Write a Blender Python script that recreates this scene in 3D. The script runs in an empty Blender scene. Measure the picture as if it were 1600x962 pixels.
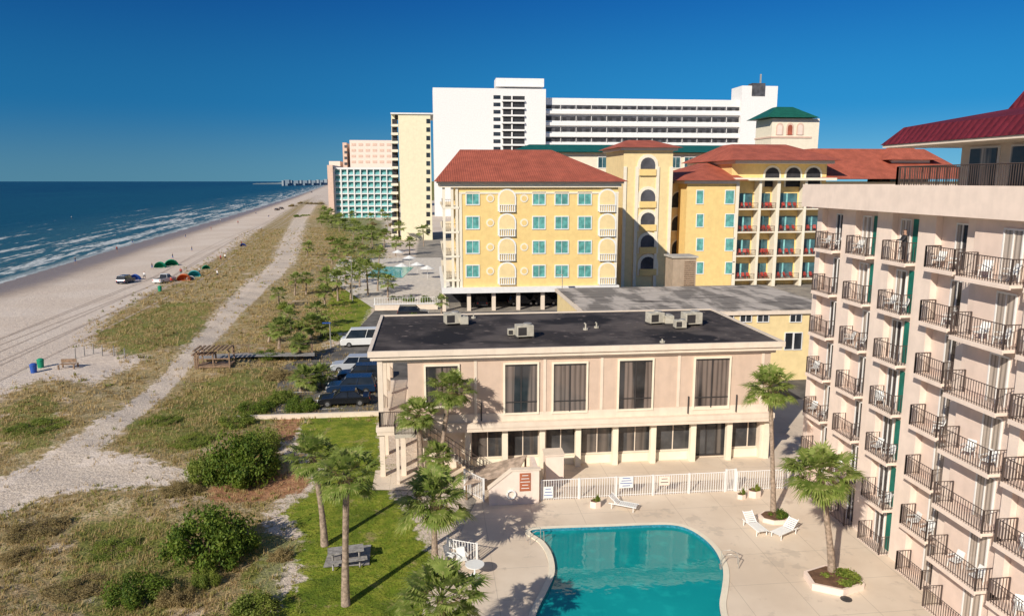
import bpy, math, random
import numpy as np
from mathutils import Vector, Matrix
import bmesh
R = random.Random(7); NR = np.random.RandomState(5)
C = bpy.context.scene.collection
HC, FP, TH, PS = 20.5, 1150.0, math.radians(9.77), math.radians(6.36)
ct, st, cp, sp = math.cos(TH), math.sin(TH), math.cos(PS), math.sin(PS)
def ray(px, py):
    r = px-800; u = 481-py
    F = FP*ct+u*st; V = u*ct-FP*st
    return r*cp+F*sp, -r*sp+F*cp, V
def G(px, py, z=0.0):
    X, Y, V = ray(px, py); t = (HC-z)/(-V); return X*t, Y*t
def PY(px, py, Y):
    a, b, V = ray(px, py); t = Y/b; return a*t, HC+V*t
SY = [-500, 0, 167, 265, 423, 992, 3490, 8000, 60000]; SX = [-85, -86, -91.5, -102.6, -119, -182, -480, -1100, -8200]
def shore(y): return np.interp(y, SY, SX)
def sm(t): t = np.clip(t, 0, 1); return t*t*(3-2*t)
def hz(x, y):
    S = shore(y); B = S+45
    z = -sm((B-x)/45.0)*1.0
    z = np.where(x < S, -1-(S-x)*.05, z); z = np.maximum(z, -5)
    D = np.interp(y, [0, 60, 100, 200, 500, 1000, 4000], [-6, -12, -19, -24, -60, -130, -480])
    m = sm((x-B)/10)*sm((D-x)/6)
    return z+m*(.32+.32*np.sin(.21*x+.1*y)*np.sin(.13*y+1)+.12*np.sin(.8*x+.3*y)*np.sin(.7*y-.2*x))
def g(px, py):
    z = 0.0
    for _ in range(4):
        x, y = G(px, py, z); z = float(hz(x, y))
    return x, y, z
# ---------------------------------------------------------------- object helpers
KIDS = {}
def link(o, parent=None):
    C.objects.link(o)
    if parent is not None:
        o.parent = parent; KIDS.setdefault(parent.name, []).append(o)
    return o
def thing(name, label, cat, loc=(0, 0, 0), rz=0, group=None):
    o = bpy.data.objects.new(name, None); o.empty_display_size = .2; link(o)
    o.location = loc; o.rotation_euler = (0, 0, rz); o['label'] = label; o['category'] = cat
    if group: o['group'] = group
    return o
def tag(o, label, cat, group=None, kind=None):
    if label: o['label'] = label
    if cat: o['category'] = cat
    if group: o['group'] = group
    if kind: o['kind'] = kind
    return o
def dup(root, loc=None, rz=None, label=None, scale=None, group=None, parent=None):
    r = root.copy(); C.objects.link(r)
    if parent is not None: r.parent = parent
    if loc is not None: r.location = loc
    if rz is not None: r.rotation_euler = (0, 0, rz)
    if label: r['label'] = label
    if group: r['group'] = group
    if scale is not None: r.scale = scale if hasattr(scale, '__len__') else (scale,)*3
    for ch in KIDS.get(root.name, []):
        c = dup(ch, parent=r); KIDS.setdefault(r.name, []).append(c)
    return r
class MB:
    def __init__(s): s.v = []; s.f = []; s.m = []
    def add(s, vs, fs, m=0):
        n = len(s.v); s.v += [tuple(v) for v in vs]; s.f += [tuple(i+n for i in f) for f in fs]; s.m += [m]*len(fs); return s
    def box(s, x0, y0, z0, x1, y1, z1, m=0):
        if x0 > x1: x0, x1 = x1, x0
        if y0 > y1: y0, y1 = y1, y0
        if z0 > z1: z0, z1 = z1, z0
        return s.add([(x0,y0,z0),(x1,y0,z0),(x1,y1,z0),(x0,y1,z0),(x0,y0,z1),(x1,y0,z1),(x1,y1,z1),(x0,y1,z1)],
              [(0,3,2,1),(4,5,6,7),(0,1,5,4),(1,2,6,5),(2,3,7,6),(3,0,4,7)], m)
    def prism(s, pts, ax, c0, c1, m=0):
        def P(a, b, c): return {'Y': (a, c, b), 'Z': (a, b, c), 'X': (c, a, b)}[ax]
        n = len(pts); vs = [P(a, b, c0) for a, b in pts]+[P(a, b, c1) for a, b in pts]
        fs = [tuple(range(n))[::-1], tuple(range(n, 2*n))]+[(i, (i+1) % n, n+(i+1) % n, n+i) for i in range(n)]
        return s.add(vs, fs, m)
    def tube(s, pts, rad, n=6, m=0):
        pts = [Vector(p) for p in pts]; k = len(pts)
        if not hasattr(rad, '__len__'): rad = [rad]*k
        vs = []
        for i, p in enumerate(pts):
            d = (pts[min(i+1, k-1)]-pts[max(i-1, 0)]).normalized()
            a = d.cross(Vector((0, 0, 1)) if abs(d.z) < .9 else Vector((1, 0, 0))).normalized(); b = d.cross(a)
            for j in range(n):
                t = 2*math.pi*j/n; vs.append(p+(a*math.cos(t)+b*math.sin(t))*rad[i])
        fs = [(i*n+j, i*n+(j+1) % n, (i+1)*n+(j+1) % n, (i+1)*n+j) for i in range(k-1) for j in range(n)]
        fs += [tuple(range(n)), tuple(range((k-1)*n, k*n))[::-1]]
        return s.add(vs, fs, m)
    def hip(s, x0, y0, x1, y1, z, rx0, rx1, ry0, rz, ry1=None, m=0):
        if ry1 is None: ry1 = ry0+.01
        v = [(x0,y0,z),(x1,y0,z),(x1,y1,z),(x0,y1,z),(rx0,ry0,rz),(rx1,ry0,rz),(rx1,ry1,rz),(rx0,ry1,rz)]
        return s.add(v, [(0,3,2,1),(4,5,6,7),(0,1,5,4),(1,2,6,5),(2,3,7,6),(3,0,4,7)], m)
    def build(s, name, mats, parent=None, smooth=False, bevel=0):
        me = bpy.data.meshes.new(name); me.from_pydata(s.v, [], s.f)
        if not isinstance(mats, (list, tuple)): mats = [mats]
        for mm in mats: me.materials.append(mm)
        if len(mats) > 1: me.polygons.foreach_set('material_index', s.m)
        if smooth: me.polygons.foreach_set('use_smooth', [True]*len(s.f))
        me.update(); o = bpy.data.objects.new(name, me); link(o, parent)
        if bevel:
            b = o.modifiers.new('b', 'BEVEL'); b.width = bevel; b.segments = 2; b.limit_method = 'ANGLE'
        return o
def W(o):   # geometry given in world coordinates under a root that stands elsewhere
    p = o.parent; t = Vector((0, 0, 0))
    while p is not None: t += p.location; p = p.parent
    o.location = -t; return o
# ---------------------------------------------------------------- materials
def N(nt, t, ins={}, **pr):
    n = nt.nodes.new(t)
    for k, v in pr.items(): setattr(n, k, v)
    for k, v in ins.items():
        s = n.inputs[k]
        if isinstance(v, bpy.types.NodeSocket): nt.links.new(v, s)
        else: s.default_value = v
    return n
def c4(c): return (c[0], c[1], c[2], 1)
def mix(nt, f, a, b, mode='MIX'):
    if isinstance(a, tuple): a = c4(a)
    if isinstance(b, tuple): b = c4(b)
    return N(nt, 'ShaderNodeMix', {0: f, 6: a, 7: b}, data_type='RGBA', blend_type=mode).outputs[2]
def noise(nt, scale, vec=None, detail=4, sc3=None, rough=.55):
    if vec is None: vec = N(nt, 'ShaderNodeNewGeometry').outputs['Position']
    if sc3: vec = N(nt, 'ShaderNodeVectorMath', {0: vec, 1: sc3}, operation='MULTIPLY').outputs[0]
    return N(nt, 'ShaderNodeTexNoise', {'Vector': vec, 'Scale': scale, 'Detail': detail, 'Roughness': rough}).outputs[0]
def ramp(nt, f, a, b, lo=0., hi=1.):
    return N(nt, 'ShaderNodeMapRange', {0: f, 1: a, 2: b, 3: lo, 4: hi}, interpolation_type='SMOOTHSTEP').outputs[0]
def ma(nt, op, a, b=0.0): return N(nt, 'ShaderNodeMath', {0: a, 1: b}, operation=op).outputs[0]
def newmat(name, rough=.7, spec=.3, metal=0):
    m = bpy.data.materials.new(name); m.use_nodes = True; nt = m.node_tree; b = nt.nodes['Principled BSDF']
    b.inputs['Roughness'].default_value = rough; b.inputs['Specular IOR Level'].default_value = spec; b.inputs['Metallic'].default_value = metal
    return m, nt, b
def bumpit(nt, b, h, strength=.3, dist=.05):
    nt.links.new(N(nt, 'ShaderNodeBump', {'Height': h, 'Strength': strength, 'Distance': dist}).outputs[0], b.inputs['Normal'])
def mat(name, col, rough=.75, var=.12, scale=1.3, bump=0, bscale=30, metal=0, spec=.25, streak=0):
    m, nt, b = newmat(name, rough, spec, metal)
    f = ramp(nt, noise(nt, scale), .3, .7)
    c = mix(nt, f, tuple(x*(1-var) for x in col), tuple(min(1, x*(1+var)) for x in col))
    if streak:
        s = ramp(nt, noise(nt, 1.0, sc3=(2.2, 2.2, .16), detail=5), .45, .8)
        c = mix(nt, ma(nt, 'MULTIPLY', s, streak), c, tuple(x*.45 for x in col))
    nt.links.new(c, b.inputs['Base Color'])
    if bump: bumpit(nt, b, noise(nt, bscale), bump, .03)
    return m
def leafmat(name, c1, c2, c3, s1=.9, s2=9, tl=.32):
    m, nt, b = newmat(name, .6, .25)
    c = mix(nt, ramp(nt, noise(nt, s1, detail=2), .35, .65), c1, c2)
    c = mix(nt, ramp(nt, noise(nt, s2, detail=2), .5, .72), c, c3)
    nt.links.new(c, b.inputs['Base Color'])
    tr = N(nt, 'ShaderNodeBsdfTranslucent', {'Color': c}); mx = N(nt, 'ShaderNodeMixShader', {0: tl, 1: b.outputs[0], 2: tr.outputs[0]})
    nt.links.new(mx.outputs[0], nt.nodes['Material Output'].inputs[0]); return m
M = {}
M['pink'] = mat('pink_stucco', (.79, .625, .53), var=.05, bump=.15, streak=.12)
M['pinktrim'] = mat('pale_stucco', (.84, .69, .59), var=.05, streak=.12)
M['tan'] = mat('tan_stucco', (.62, .47, .37), var=.05, bump=.2, streak=.15)
M['cream'] = mat('cream_trim', (.77, .65, .53), var=.05, streak=.16)
M['white'] = mat('white_paint', (.78, .76, .74), var=.04, streak=.06)
M['plastic'] = mat('white_plastic', (.8, .8, .78), rough=.4, var=.03)
M['yellow'] = mat('yellow_stucco', (.83, .60, .25), var=.05, streak=.08)
M['yellow2'] = mat('pale_yellow_stucco', (.82, .64, .34), var=.05, streak=.08)
M['ytrim'] = mat('cream_cornice', (.83, .75, .60), var=.04, streak=.08)
M['creamtower'] = mat('cream_block', (.82, .74, .52), var=.04, streak=.08)
M['peach'] = mat('peach_block', (.70, .50, .40), var=.05)
M['tealp'] = mat('teal_panel', (.25, .55, .55), rough=.3, var=.2, spec=.5)
M['tealwin'] = mat('teal_glass', (.12, .36, .33), rough=.2, var=.3, spec=.6)
M['bluewin'] = mat('blue_grey_glass', (.05, .12, .14), rough=.15, var=.5, scale=.4, spec=.6)
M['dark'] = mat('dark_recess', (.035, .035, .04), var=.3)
M['shade'] = mat('shaded_recess', (.075, .075, .085), var=.4, scale=.35)
M['rail'] = mat('dark_bronze_rail', (.095, .07, .062), rough=.5, var=.1)
M['frame'] = mat('dark_frame', (.05, .045, .045), rough=.4)
M['green'] = mat('green_door_paint', (.012, .16, .12), rough=.4, var=.2)
M['concrete'] = mat('concrete', (.5, .45, .38), var=.15, scale=.8, bump=.2)
M['asphalt'] = mat('asphalt', (.13, .12, .11), var=.3, scale=.5, bump=.3, rough=.9)
M['wood'] = mat('weathered_wood', (.26, .17, .11), var=.3, scale=5, bump=.3)
M['greywood'] = mat('grey_wood', (.30, .28, .26), var=.3, scale=5, bump=.3)
M['metal'] = mat('grey_metal', (.42, .40, .36), rough=.45, var=.15, metal=.3)
M['galv'] = mat('beige_casing', (.50, .46, .38), rough=.6, var=.15, scale=3)
M['tyre'] = mat('rubber', (.02, .02, .02), rough=.8)
M['rim'] = mat('alloy_rim', (.5, .5, .5), rough=.3, metal=.8)
M['trunk'] = mat('palm_bark', (.32, .24, .18), var=.35, scale=7, bump=.6, bscale=14)
M['red'] = mat('red_paint', (.45, .05, .035), rough=.5)
M['blue'] = mat('blue_fabric', (.03, .09, .35), rough=.6)
M['orange'] = mat('orange_fabric', (.6, .14, .04), rough=.6)
M['greenf'] = mat('green_fabric', (.015, .26, .14), rough=.6)
M['teal'] = mat('teal_fabric', (.05, .35, .38), rough=.6)
M['soil'] = mat('brown_soil', (.16, .09, .055), var=.3, scale=4, bump=.5)
M['greenroof'] = mat('green_metal_roof', (.012, .11, .075), rough=.45, var=.2)
M['rust'] = mat('rusty_sheet', (.46, .35, .27), var=.35, scale=2.5, bump=.2)
M['shedwall'] = mat('tan_shed_wall', (.42, .32, .23), var=.08, streak=.2)
def glassmat(name, c, curtain=None, sc=9.0, rough=.06, lo=.47):
    m, nt, b = newmat(name, rough, .6)
    col = mix(nt, ramp(nt, noise(nt, .45), .35, .65), c, tuple(x*2.2+.005 for x in c))
    if curtain:
        p = N(nt, 'ShaderNodeNewGeometry').outputs['Position']; s = N(nt, 'ShaderNodeSeparateXYZ', {0: p}).outputs
        xy = ma(nt, 'ADD', s[0], s[1])
        w = ma(nt, 'ABSOLUTE', ma(nt, 'SINE', ma(nt, 'ADD', ma(nt, 'MULTIPLY', xy, sc), ma(nt, 'MULTIPLY', noise(nt, 1.2, sc3=(1, 1, .05)), 6))))
        cc = mix(nt, w, tuple(x*.4 for x in curtain), curtain)
        f = ramp(nt, noise(nt, .9, sc3=(1, 1, .03), detail=1), lo, lo+.05)
        col = mix(nt, ma(nt, 'MULTIPLY', f, .75), col, cc)
    nt.links.new(col, b.inputs['Base Color']); return m
M['glass'] = glassmat('window_glass', (.02, .022, .025))
M['curtain'] = glassmat('curtained_glass', (.02, .02, .022), (.27, .21, .18), 9, lo=.44)
M['lowglass'] = glassmat('ground_floor_glass', (.04, .04, .042), (.17, .14, .12), 5, lo=.55)
M['curtain2'] = glassmat('patio_door_glass', (.03, .025, .025), (.72, .6, .5), 14, lo=.44)
M['carglass'] = glassmat('car_glass', (.01, .012, .015), rough=.04)
def tile(name, c, per=3.0, ax=0):
    m, nt, b = newmat(name, .7, .2)
    p = N(nt, 'ShaderNodeNewGeometry').outputs['Position']; s = N(nt, 'ShaderNodeSeparateXYZ', {0: p}).outputs
    w = ma(nt, 'ABSOLUTE', ma(nt, 'SINE', ma(nt, 'MULTIPLY', s[ax], per)))
    cc = mix(nt, ramp(nt, noise(nt, .5), .3, .7), tuple(x*.8 for x in c), tuple(x*1.15 for x in c))
    cc = mix(nt, ramp(nt, noise(nt, 6), .5, .7), cc, tuple(x*.6 for x in c))
    nt.links.new(cc, b.inputs['Base Color']); bumpit(nt, b, w, .6, .08); return m
M['redtile'] = tile('red_roof_tile', (.43, .115, .07), 9)
M['maroon'] = tile('maroon_metal_roof', (.15, .018, .03), 7, 1)
def flatroof():
    m, nt, b = newmat('tar_roof', .9, .2)
    c = mix(nt, ramp(nt, noise(nt, .28, detail=6), .4, .62), (.042, .036, .036), (.11, .092, .085))
    c = mix(nt, ramp(nt, noise(nt, .12, detail=3), .56, .62), c, (.022, .02, .022))
    c = mix(nt, ramp(nt, noise(nt, 1.4, detail=6), .60, .72), c, (.19, .155, .14))
    c = mix(nt, ma(nt, 'MULTIPLY', ramp(nt, noise(nt, .5, sc3=(.3, 2.5, 1), detail=3), .6, .66), .6), c, (.02, .02, .02))
    nt.links.new(c, b.inputs['Base Color']); bumpit(nt, b, noise(nt, 4), .3, .03); return m
M['tar'] = flatroof()
def flatroof2():
    m, nt, b = newmat('stained_membrane_roof', .9, .2)
    c = mix(nt, ramp(nt, noise(nt, .5, sc3=(1, .3, 1), detail=6), .42, .56), (.55, .48, .41), (.25, .22, .19))
    c = mix(nt, ramp(nt, noise(nt, 1.2, sc3=(.12, 1.6, 1), detail=3), .56, .64), c, (.07, .06, .055))
    nt.links.new(c, b.inputs['Base Color']); return m
M['membrane'] = flatroof2()
M['palm'] = leafmat('palm_leaf', (.27, .33, .075), (.17, .24, .045), (.48, .47, .18), 1.2, 5, .38)
M['deadpalm'] = leafmat('dead_palm_leaf', (.40, .28, .15), (.28, .19, .1), (.48, .35, .2))
M['bush'] = leafmat('bush_leaf', (.14, .21, .025), (.07, .13, .018), (.30, .33, .05))
M['bush2'] = leafmat('light_bush_leaf', (.24, .29, .045), (.14, .20, .03), (.38, .38, .1))
M['bush3'] = leafmat('brown_bush_leaf', (.36, .27, .12), (.26, .20, .08), (.46, .36, .18))
M['dry'] = leafmat('dry_grass', (.54, .40, .19), (.40, .28, .12), (.66, .52, .28), .35, 4)
M['scrub'] = leafmat('dune_scrub', (.22, .24, .05), (.38, .29, .11), (.32, .31, .09), .22, 3)
M['twig'] = mat('twig', (.12, .08, .05))
# ---------------------------------------------------------------- ground sheet
def Pg(pts): return np.array([G(*p) for p in pts])
dryP = [Pg([(-250,700),(0,620),(60,595),(150,600),(232,560),(140,540),(165,500),(260,440),(350,398),(425,345),(470,315),(490,309),(462,335),(436,385),(425,412),(385,445),(330,500),(262,580),(205,635),(120,684),(60,722),(0,748),(-300,880)]),
        Pg([(-200,1200),(-200,890),(0,810),(60,785),(150,772),(240,772),(300,770),(240,730),(150,712),(200,660),(262,606),(300,570),(360,503),(405,460),(458,415),(470,385),(478,345),(500,312),(520,330),(560,400),(600,420),(560,450),(520,500),(500,560),(590,560),(590,650),(480,650),(430,700),(480,740),(420,800),(410,870),(385,1000),(370,1200)])]
lawnP = [Pg([(592,648),(475,645),(462,690),(505,735),(485,770),(440,800),(475,840),(455,870),(480,905),(435,935),(420,1200),(690,1200),(690,900),(640,800),(600,760)]),
         Pg([(500,495),(520,455),(577,450),(582,480),(560,518),(505,522)])]
gvegP = [Pg([(370,585),(480,568),(500,640),(430,655),(330,700),(240,720),(190,690),(300,600)]), Pg([(150,520),(260,470),(330,480),(300,540),(200,560)]), Pg([(500,330),(600,345),(600,430),(560,430),(520,380)]), Pg([(390,830),(460,840),(440,940),(380,960)]), Pg([(0,640),(70,620),(110,650),(60,700),(0,710)]), Pg([(120,830),(240,810),(300,900),(260,1000),(100,1000)])]
soilP = [Pg([(320,775),(400,745),(490,735),(480,765),(420,782),(340,792)]), Pg([(430,655),(480,650),(455,690),(435,690)])]
pathP = [Pg([(-200,862),(0,772),(100,702),(200,637),(264,579),(333,505),(402,444),(435,406),(446,365),(476,323),(490,310),(496,312),(478,342),(454,378),(455,412),(442,432),(400,470),(343,528),(276,600),(212,664),(134,722),(60,765),(0,800),(-200,905)]),
         Pg([(90,732),(240,738),(320,755),(330,770),(230,760),(100,772),(40,785)])]
paveP = [np.array([(-4, 64), (-4, 300), (400, 300), (400, -60), (2, -60), (2, 64)])]
def sdf(P, x, y):
    d = np.full(x.shape, 1e9); ins = np.zeros(x.shape, bool); n = len(P)
    for i in range(n):
        a = P[i]; b = P[(i+1) % n]; e = b-a
        t = np.clip(((x-a[0])*e[0]+(y-a[1])*e[1])/(e@e), 0, 1)
        d = np.minimum(d, np.hypot(x-a[0]-t*e[0], y-a[1]-t*e[1]))
        if a[1] != b[1]:
            c = ((a[1] > y) != (b[1] > y)) & (x < (b[0]-a[0])*(y-a[1])/(b[1]-a[1])+a[0]); ins ^= c
    return np.where(ins, d, -d)
def amask(Ps, x, y, w0=1.6, wk=.012):
    w = w0+wk*np.abs(y); v = np.zeros(x.shape)
    for P in Ps: v = np.maximum(v, np.clip(.5+sdf(P, x, y)/(2*w), 0, 1))
    return v
def grow(a, lim, s, k):
    out = [a]
    while abs(out[-1]) < lim: out.append(out[-1]+s); s *= k
    return out[1:]
xs = np.array(sorted([-100+.7*i for i in range(190)]+grow(-100, 9000, -1.2, 1.12)+grow(32.3, 20000, 2, 1.25)))
ys = np.array(sorted([8+.7*i for i in range(250)]+grow(182.3, 45000, .8, 1.025)+[-200, -60, -20, 0]))
XX, YY = np.meshgrid(xs, ys); ZZ = hz(XX, YY)
nx, ny = len(xs), len(ys)
V = np.stack([XX, YY, ZZ], -1).reshape(-1, 3)
ii = (np.arange(ny-1)[:, None]*nx+np.arange(nx-1)[None]).reshape(-1)
Fq = np.stack([ii, ii+1, ii+nx+1, ii+nx], -1)
def npmesh(name, V, F, m, uv=None):
    me = bpy.data.meshes.new(name); k = F.shape[1]
    me.vertices.add(len(V)); me.vertices.foreach_set('co', V.astype(np.float32).ravel())
    me.loops.add(F.size); me.loops.foreach_set('vertex_index', F.astype(np.int32).ravel())
    me.polygons.add(len(F)); me.polygons.foreach_set('loop_start', (np.arange(len(F))*k).astype(np.int32))
    me.update(calc_edges=True); me.materials.append(m); me.validate(); return me
def groundmat():
    m, nt, b = newmat('ground_mix', .92, .15)
    A = N(nt, 'ShaderNodeVertexColor', layer_name='cA').outputs[0]; Bn = N(nt, 'ShaderNodeVertexColor', layer_name='cB'); Bc = Bn.outputs[0]
    Cc = N(nt, 'ShaderNodeVertexColor', layer_name='cC').outputs[0]
    a = N(nt, 'ShaderNodeSeparateColor', {0: A}).outputs; bb = N(nt, 'ShaderNodeSeparateColor', {0: Bc}).outputs; cc_ = N(nt, 'ShaderNodeSeparateColor', {0: Cc}).outputs
    n1 = noise(nt, .28, detail=8, rough=.65); n2 = noise(nt, 1.6, detail=6, rough=.65); n3 = noise(nt, 7, detail=4); n4 = noise(nt, .05, detail=3)
    def th(v, nz, k, lo=.42, hi=.58):
        return ramp(nt, ma(nt, 'ADD', v, ma(nt, 'MULTIPLY', ma(nt, 'SUBTRACT', nz, .5), k)), lo, hi)
    c = mix(nt, ramp(nt, n2, .35, .65), (.70, .585, .485), (.61, .50, .41))
    c = mix(nt, ramp(nt, n4, .45, .6), c, mix(nt, .5, c, (.75, .65, .56)))
    c = mix(nt, ramp(nt, n3, .55, .7), c, (.52, .42, .34))
    wet = th(a[2], n1, .25, .2, .9)
    c = mix(nt, wet, c, (.30, .23, .185))
    nt.links.new(ramp(nt, wet, .3, 1., .92, .32), b.inputs['Roughness'])
    dry = mix(nt, ramp(nt, n2, .4, .62), (.46, .325, .155), (.30, .215, .095))
    dry = mix(nt, ramp(nt, n1, .52, .62), dry, (.55, .43, .26))
    dry = mix(nt, ma(nt, 'MULTIPLY', ramp(nt, n3, .45, .6), ramp(nt, n1, .35, .5)), dry, (.19, .175, .055))
    dm = ma(nt, 'MULTIPLY', th(a[0], n2, 1.1), .92)
    dm = ma(nt, 'MULTIPLY', dm, ramp(nt, n1, .32, .44, .35, 1.))
    c = mix(nt, dm, c, dry)
    gv = mix(nt, ramp(nt, n3, .4, .6), (.20, .22, .04), (.11, .135, .025))
    c = mix(nt, ma(nt, 'MULTIPLY', th(bb[1], n1, 1.5), .8), c, gv)
    pth = mix(nt, ramp(nt, n3, .42, .6), (.68, .575, .475), (.50, .41, .33))
    c = mix(nt, th(cc_[0], n2, .8), c, pth)
    c = mix(nt, th(bb[0], n2, .8), c, mix(nt, ramp(nt, n2, .4, .6), (.46, .25, .14), (.34, .17, .09)))
    lawn = mix(nt, ramp(nt, n2, .38, .62), (.16, .225, .02), (.28, .30, .04))
    lawn = mix(nt, ramp(nt, n1, .46, .66), lawn, (.10, .15, .016))
    lawn = mix(nt, ramp(nt, n3, .55, .7), lawn, (.08, .105, .016))
    lawn = mix(nt, ramp(nt, noise(nt, .6, detail=7, rough=.7), .56, .68), lawn, (.34, .28, .12))
    c = mix(nt, th(a[1], n2, 1.0), c, lawn)
    c = mix(nt, ramp(nt, bb[2], .4, .6), c, mix(nt, ramp(nt, n1, .4, .6), (.36, .32, .27), (.25, .225, .20)))
    nt.links.new(c, b.inputs['Base Color'])
    h = ma(nt, 'ADD', ma(nt, 'MULTIPLY', n2, .6), ma(nt, 'MULTIPLY', n3, .3))
    bumpit(nt, b, h, .75, .35); return m
me = npmesh('ground', V, Fq, groundmat())
x, y = V[:, 0], V[:, 1]
cA = np.zeros((len(V), 4), np.float32); cB = cA.copy(); cC = cA.copy(); cA[:, 3] = cB[:, 3] = cC[:, 3] = 1
cA[:, 0] = amask(dryP, x, y); cA[:, 1] = amask(lawnP, x, y, .8); cA[:, 2] = sm(1-(x-shore(y))/24.0)
cB[:, 0] = amask(soilP, x, y, .7); cB[:, 1] = amask(gvegP, x, y); cB[:, 2] = amask(paveP, x, y, .5); cC[:, 0] = amask(pathP, x, y, .7, .004)
far = (y > 800) & (x > shore(y)+60); cA[far, 0] = .8; cB[far, 1] = .6
for nm, arr in (('cA', cA), ('cB', cB), ('cC', cC)):
    at = me.color_attributes.new(nm, 'FLOAT_COLOR', 'POINT'); at.data.foreach_set('color', arr.ravel())
me.polygons.foreach_set('use_smooth', [True]*len(me.polygons))
poolpx = [(828,832),(850,828),(900,826),(960,824),(1010,822),(1050,822),(1075,828),(1098,842),(1116,860),(1127,882),(1130,900),(1127,925),(1124,945),(1128,970),(1140,1010),(1130,1060),(1090,1100),(1000,1120),(900,1115),(850,1080),(832,1030),(832,985),(840,955),(855,925),(866,900),(866,880),(860,862),(848,846)]
def smoothloop(P, k=3):
    P = [Vector((*p, 0)) for p in P]; out = []; n = len(P)
    for i in range(n):
        a, b, c, d = P[i-1], P[i], P[(i+1) % n], P[(i+2) % n]
        for j in range(k):
            t = j/k; out.append(.5*((2*b)+(c-a)*t+(2*a-5*b+4*c-d)*t*t+(3*b-a-3*c+d)*t**3))
    return [(p.x, p.y) for p in out]
pool = smoothloop([G(*p) for p in poolpx])
co = V.copy(); ps = sdf(np.array(pool), x, y); co[ps > -1.2, 2] = -2.2; me.vertices.foreach_set('co', co.astype(np.float32).ravel()); me.update()
go = bpy.data.objects.new('ground', me); link(go); go['kind'] = 'structure'
# sea
def seamat():
    m, nt, b = newmat('sea_water', .35, .18)
    uv = N(nt, 'ShaderNodeUVMap', uv_map='UVMap').outputs[0]
    s = N(nt, 'ShaderNodeSeparateXYZ', {0: uv}).outputs; d = s[0]
    nb = noise(nt, 1, vec=uv, sc3=(.012, .004, 1), detail=3)
    c = mix(nt, ramp(nt, d, 0, 110), (.045, .115, .11), (.006, .055, .07))
    c = mix(nt, ramp(nt, d, 120, 700), c, (.003, .032, .052))
    c = mix(nt, ma(nt, 'MULTIPLY', ramp(nt, nb, .45, .65), .5), c, (.008, .068, .08))
    f1 = noise(nt, 1, vec=uv, sc3=(.15, .011, 1), detail=6, rough=.6)
    f3 = noise(nt, 1, vec=uv, sc3=(.6, .12, 1), detail=4, rough=.6)
    thr = ramp(nt, d, 0, 85, .45, .65)
    thr = ma(nt, 'ADD', thr, ma(nt, 'MULTIPLY', ramp(nt, d, 80, 150), .5))
    fo = ramp(nt, ma(nt, 'SUBTRACT', ma(nt, 'ADD', f1, ma(nt, 'MULTIPLY', ma(nt, 'SUBTRACT', f3, .5), .6)), thr), .0, .14)
    edge = ramp(nt, ma(nt, 'ADD', d, ma(nt, 'MULTIPLY', f1, 8)), 8, 4)
    fo = ma(nt, 'MAXIMUM', ma(nt, 'MULTIPLY', fo, .75), ma(nt, 'MULTIPLY', edge, .5))
    c = mix(nt, fo, c, (.68, .70, .70)); nt.links.new(c, b.inputs['Base Color'])
    nt.links.new(ma(nt, 'ADD', ma(nt, 'MULTIPLY', fo, .5), .3), b.inputs['Roughness'])
    w = ma(nt, 'ADD', noise(nt, 1, vec=uv, sc3=(.16, .035, 1), detail=4), ma(nt, 'MULTIPLY', noise(nt, 1, vec=uv, sc3=(.9, .35, 1), detail=3), .35))
    bumpit(nt, b, w, .6, 1.8); return m
ds = np.array([-6, 0, 5, 12, 25, 45, 80, 130, 250, 500, 1200, 3000, 8000, 20000, 45000.])
yy = np.array([-400, 0, 80, 130, 167, 200, 265, 340, 423, 600, 800, 992, 1500, 2300, 3490, 5500, 8000, 20000, 45000.])
DD, Y2 = np.meshgrid(ds, yy); X2 = shore(Y2)-DD
Vs = np.stack([X2, Y2, np.full_like(X2, -1.0)], -1).reshape(-1, 3); n2 = len(ds)
i2 = (np.arange(len(yy)-1)[:, None]*n2+np.arange(n2-1)[None]).reshape(-1); F2 = np.stack([i2, i2+n2, i2+n2+1, i2+1], -1)
sme = npmesh('sea', Vs, F2, seamat()); uvl = sme.uv_layers.new(name='UVMap')
li = np.zeros(len(sme.loops), np.int32); sme.loops.foreach_get('vertex_index', li)
uvl.data.foreach_set('uv', np.stack([DD.ravel()[li], Y2.ravel()[li]], -1).astype(np.float32).ravel())
so = bpy.data.objects.new('sea', sme); link(so); so['kind'] = 'structure'
# distant headland
mb = MB(); pts = []
for i in range(41):
    px = 395+i*3.2; X, Y = G(px, 283+4.6); k = 5200/Y; hgt = 3+15*(i/40)**.8+R.random()*4; pts.append((X*k, 5200+i*4, hgt))
for a, b in zip(pts, pts[1:]): mb.add([(a[0],a[1],-1),(b[0],b[1],-1),(b[0],b[1],b[2]),(a[0],a[1],a[2])], [(0,1,2,3)])
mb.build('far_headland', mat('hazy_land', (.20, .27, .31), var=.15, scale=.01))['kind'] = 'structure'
# tyre tracks on the beach
tr = mat('track_sand', (.50, .40, .32), var=.15, bump=.5, bscale=6)
mb = MB()
for off, w in ((12, .3), (13.8, .3), (17, .35), (18.9, .35), (24, .3), (25.8, .3), (31, .35)):
    prev = None
    for k in range(90):
        Y = 40+k*k*.12+k*1.5; X = float(shore(Y))+24+off*.6+1.2*math.sin(Y*.02+off); z = float(hz(X, Y))+.03
        cur = [(X-w/2, Y, float(hz(X-w/2, Y))+.02), (X+w/2, Y, float(hz(X+w/2, Y))+.02)]
        if prev: mb.add([prev[0], prev[1], cur[1], cur[0]], [(0,1,2,3)])
        prev = cur
mb.build('tyre_tracks', tr)['kind'] = 'structure'
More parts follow.
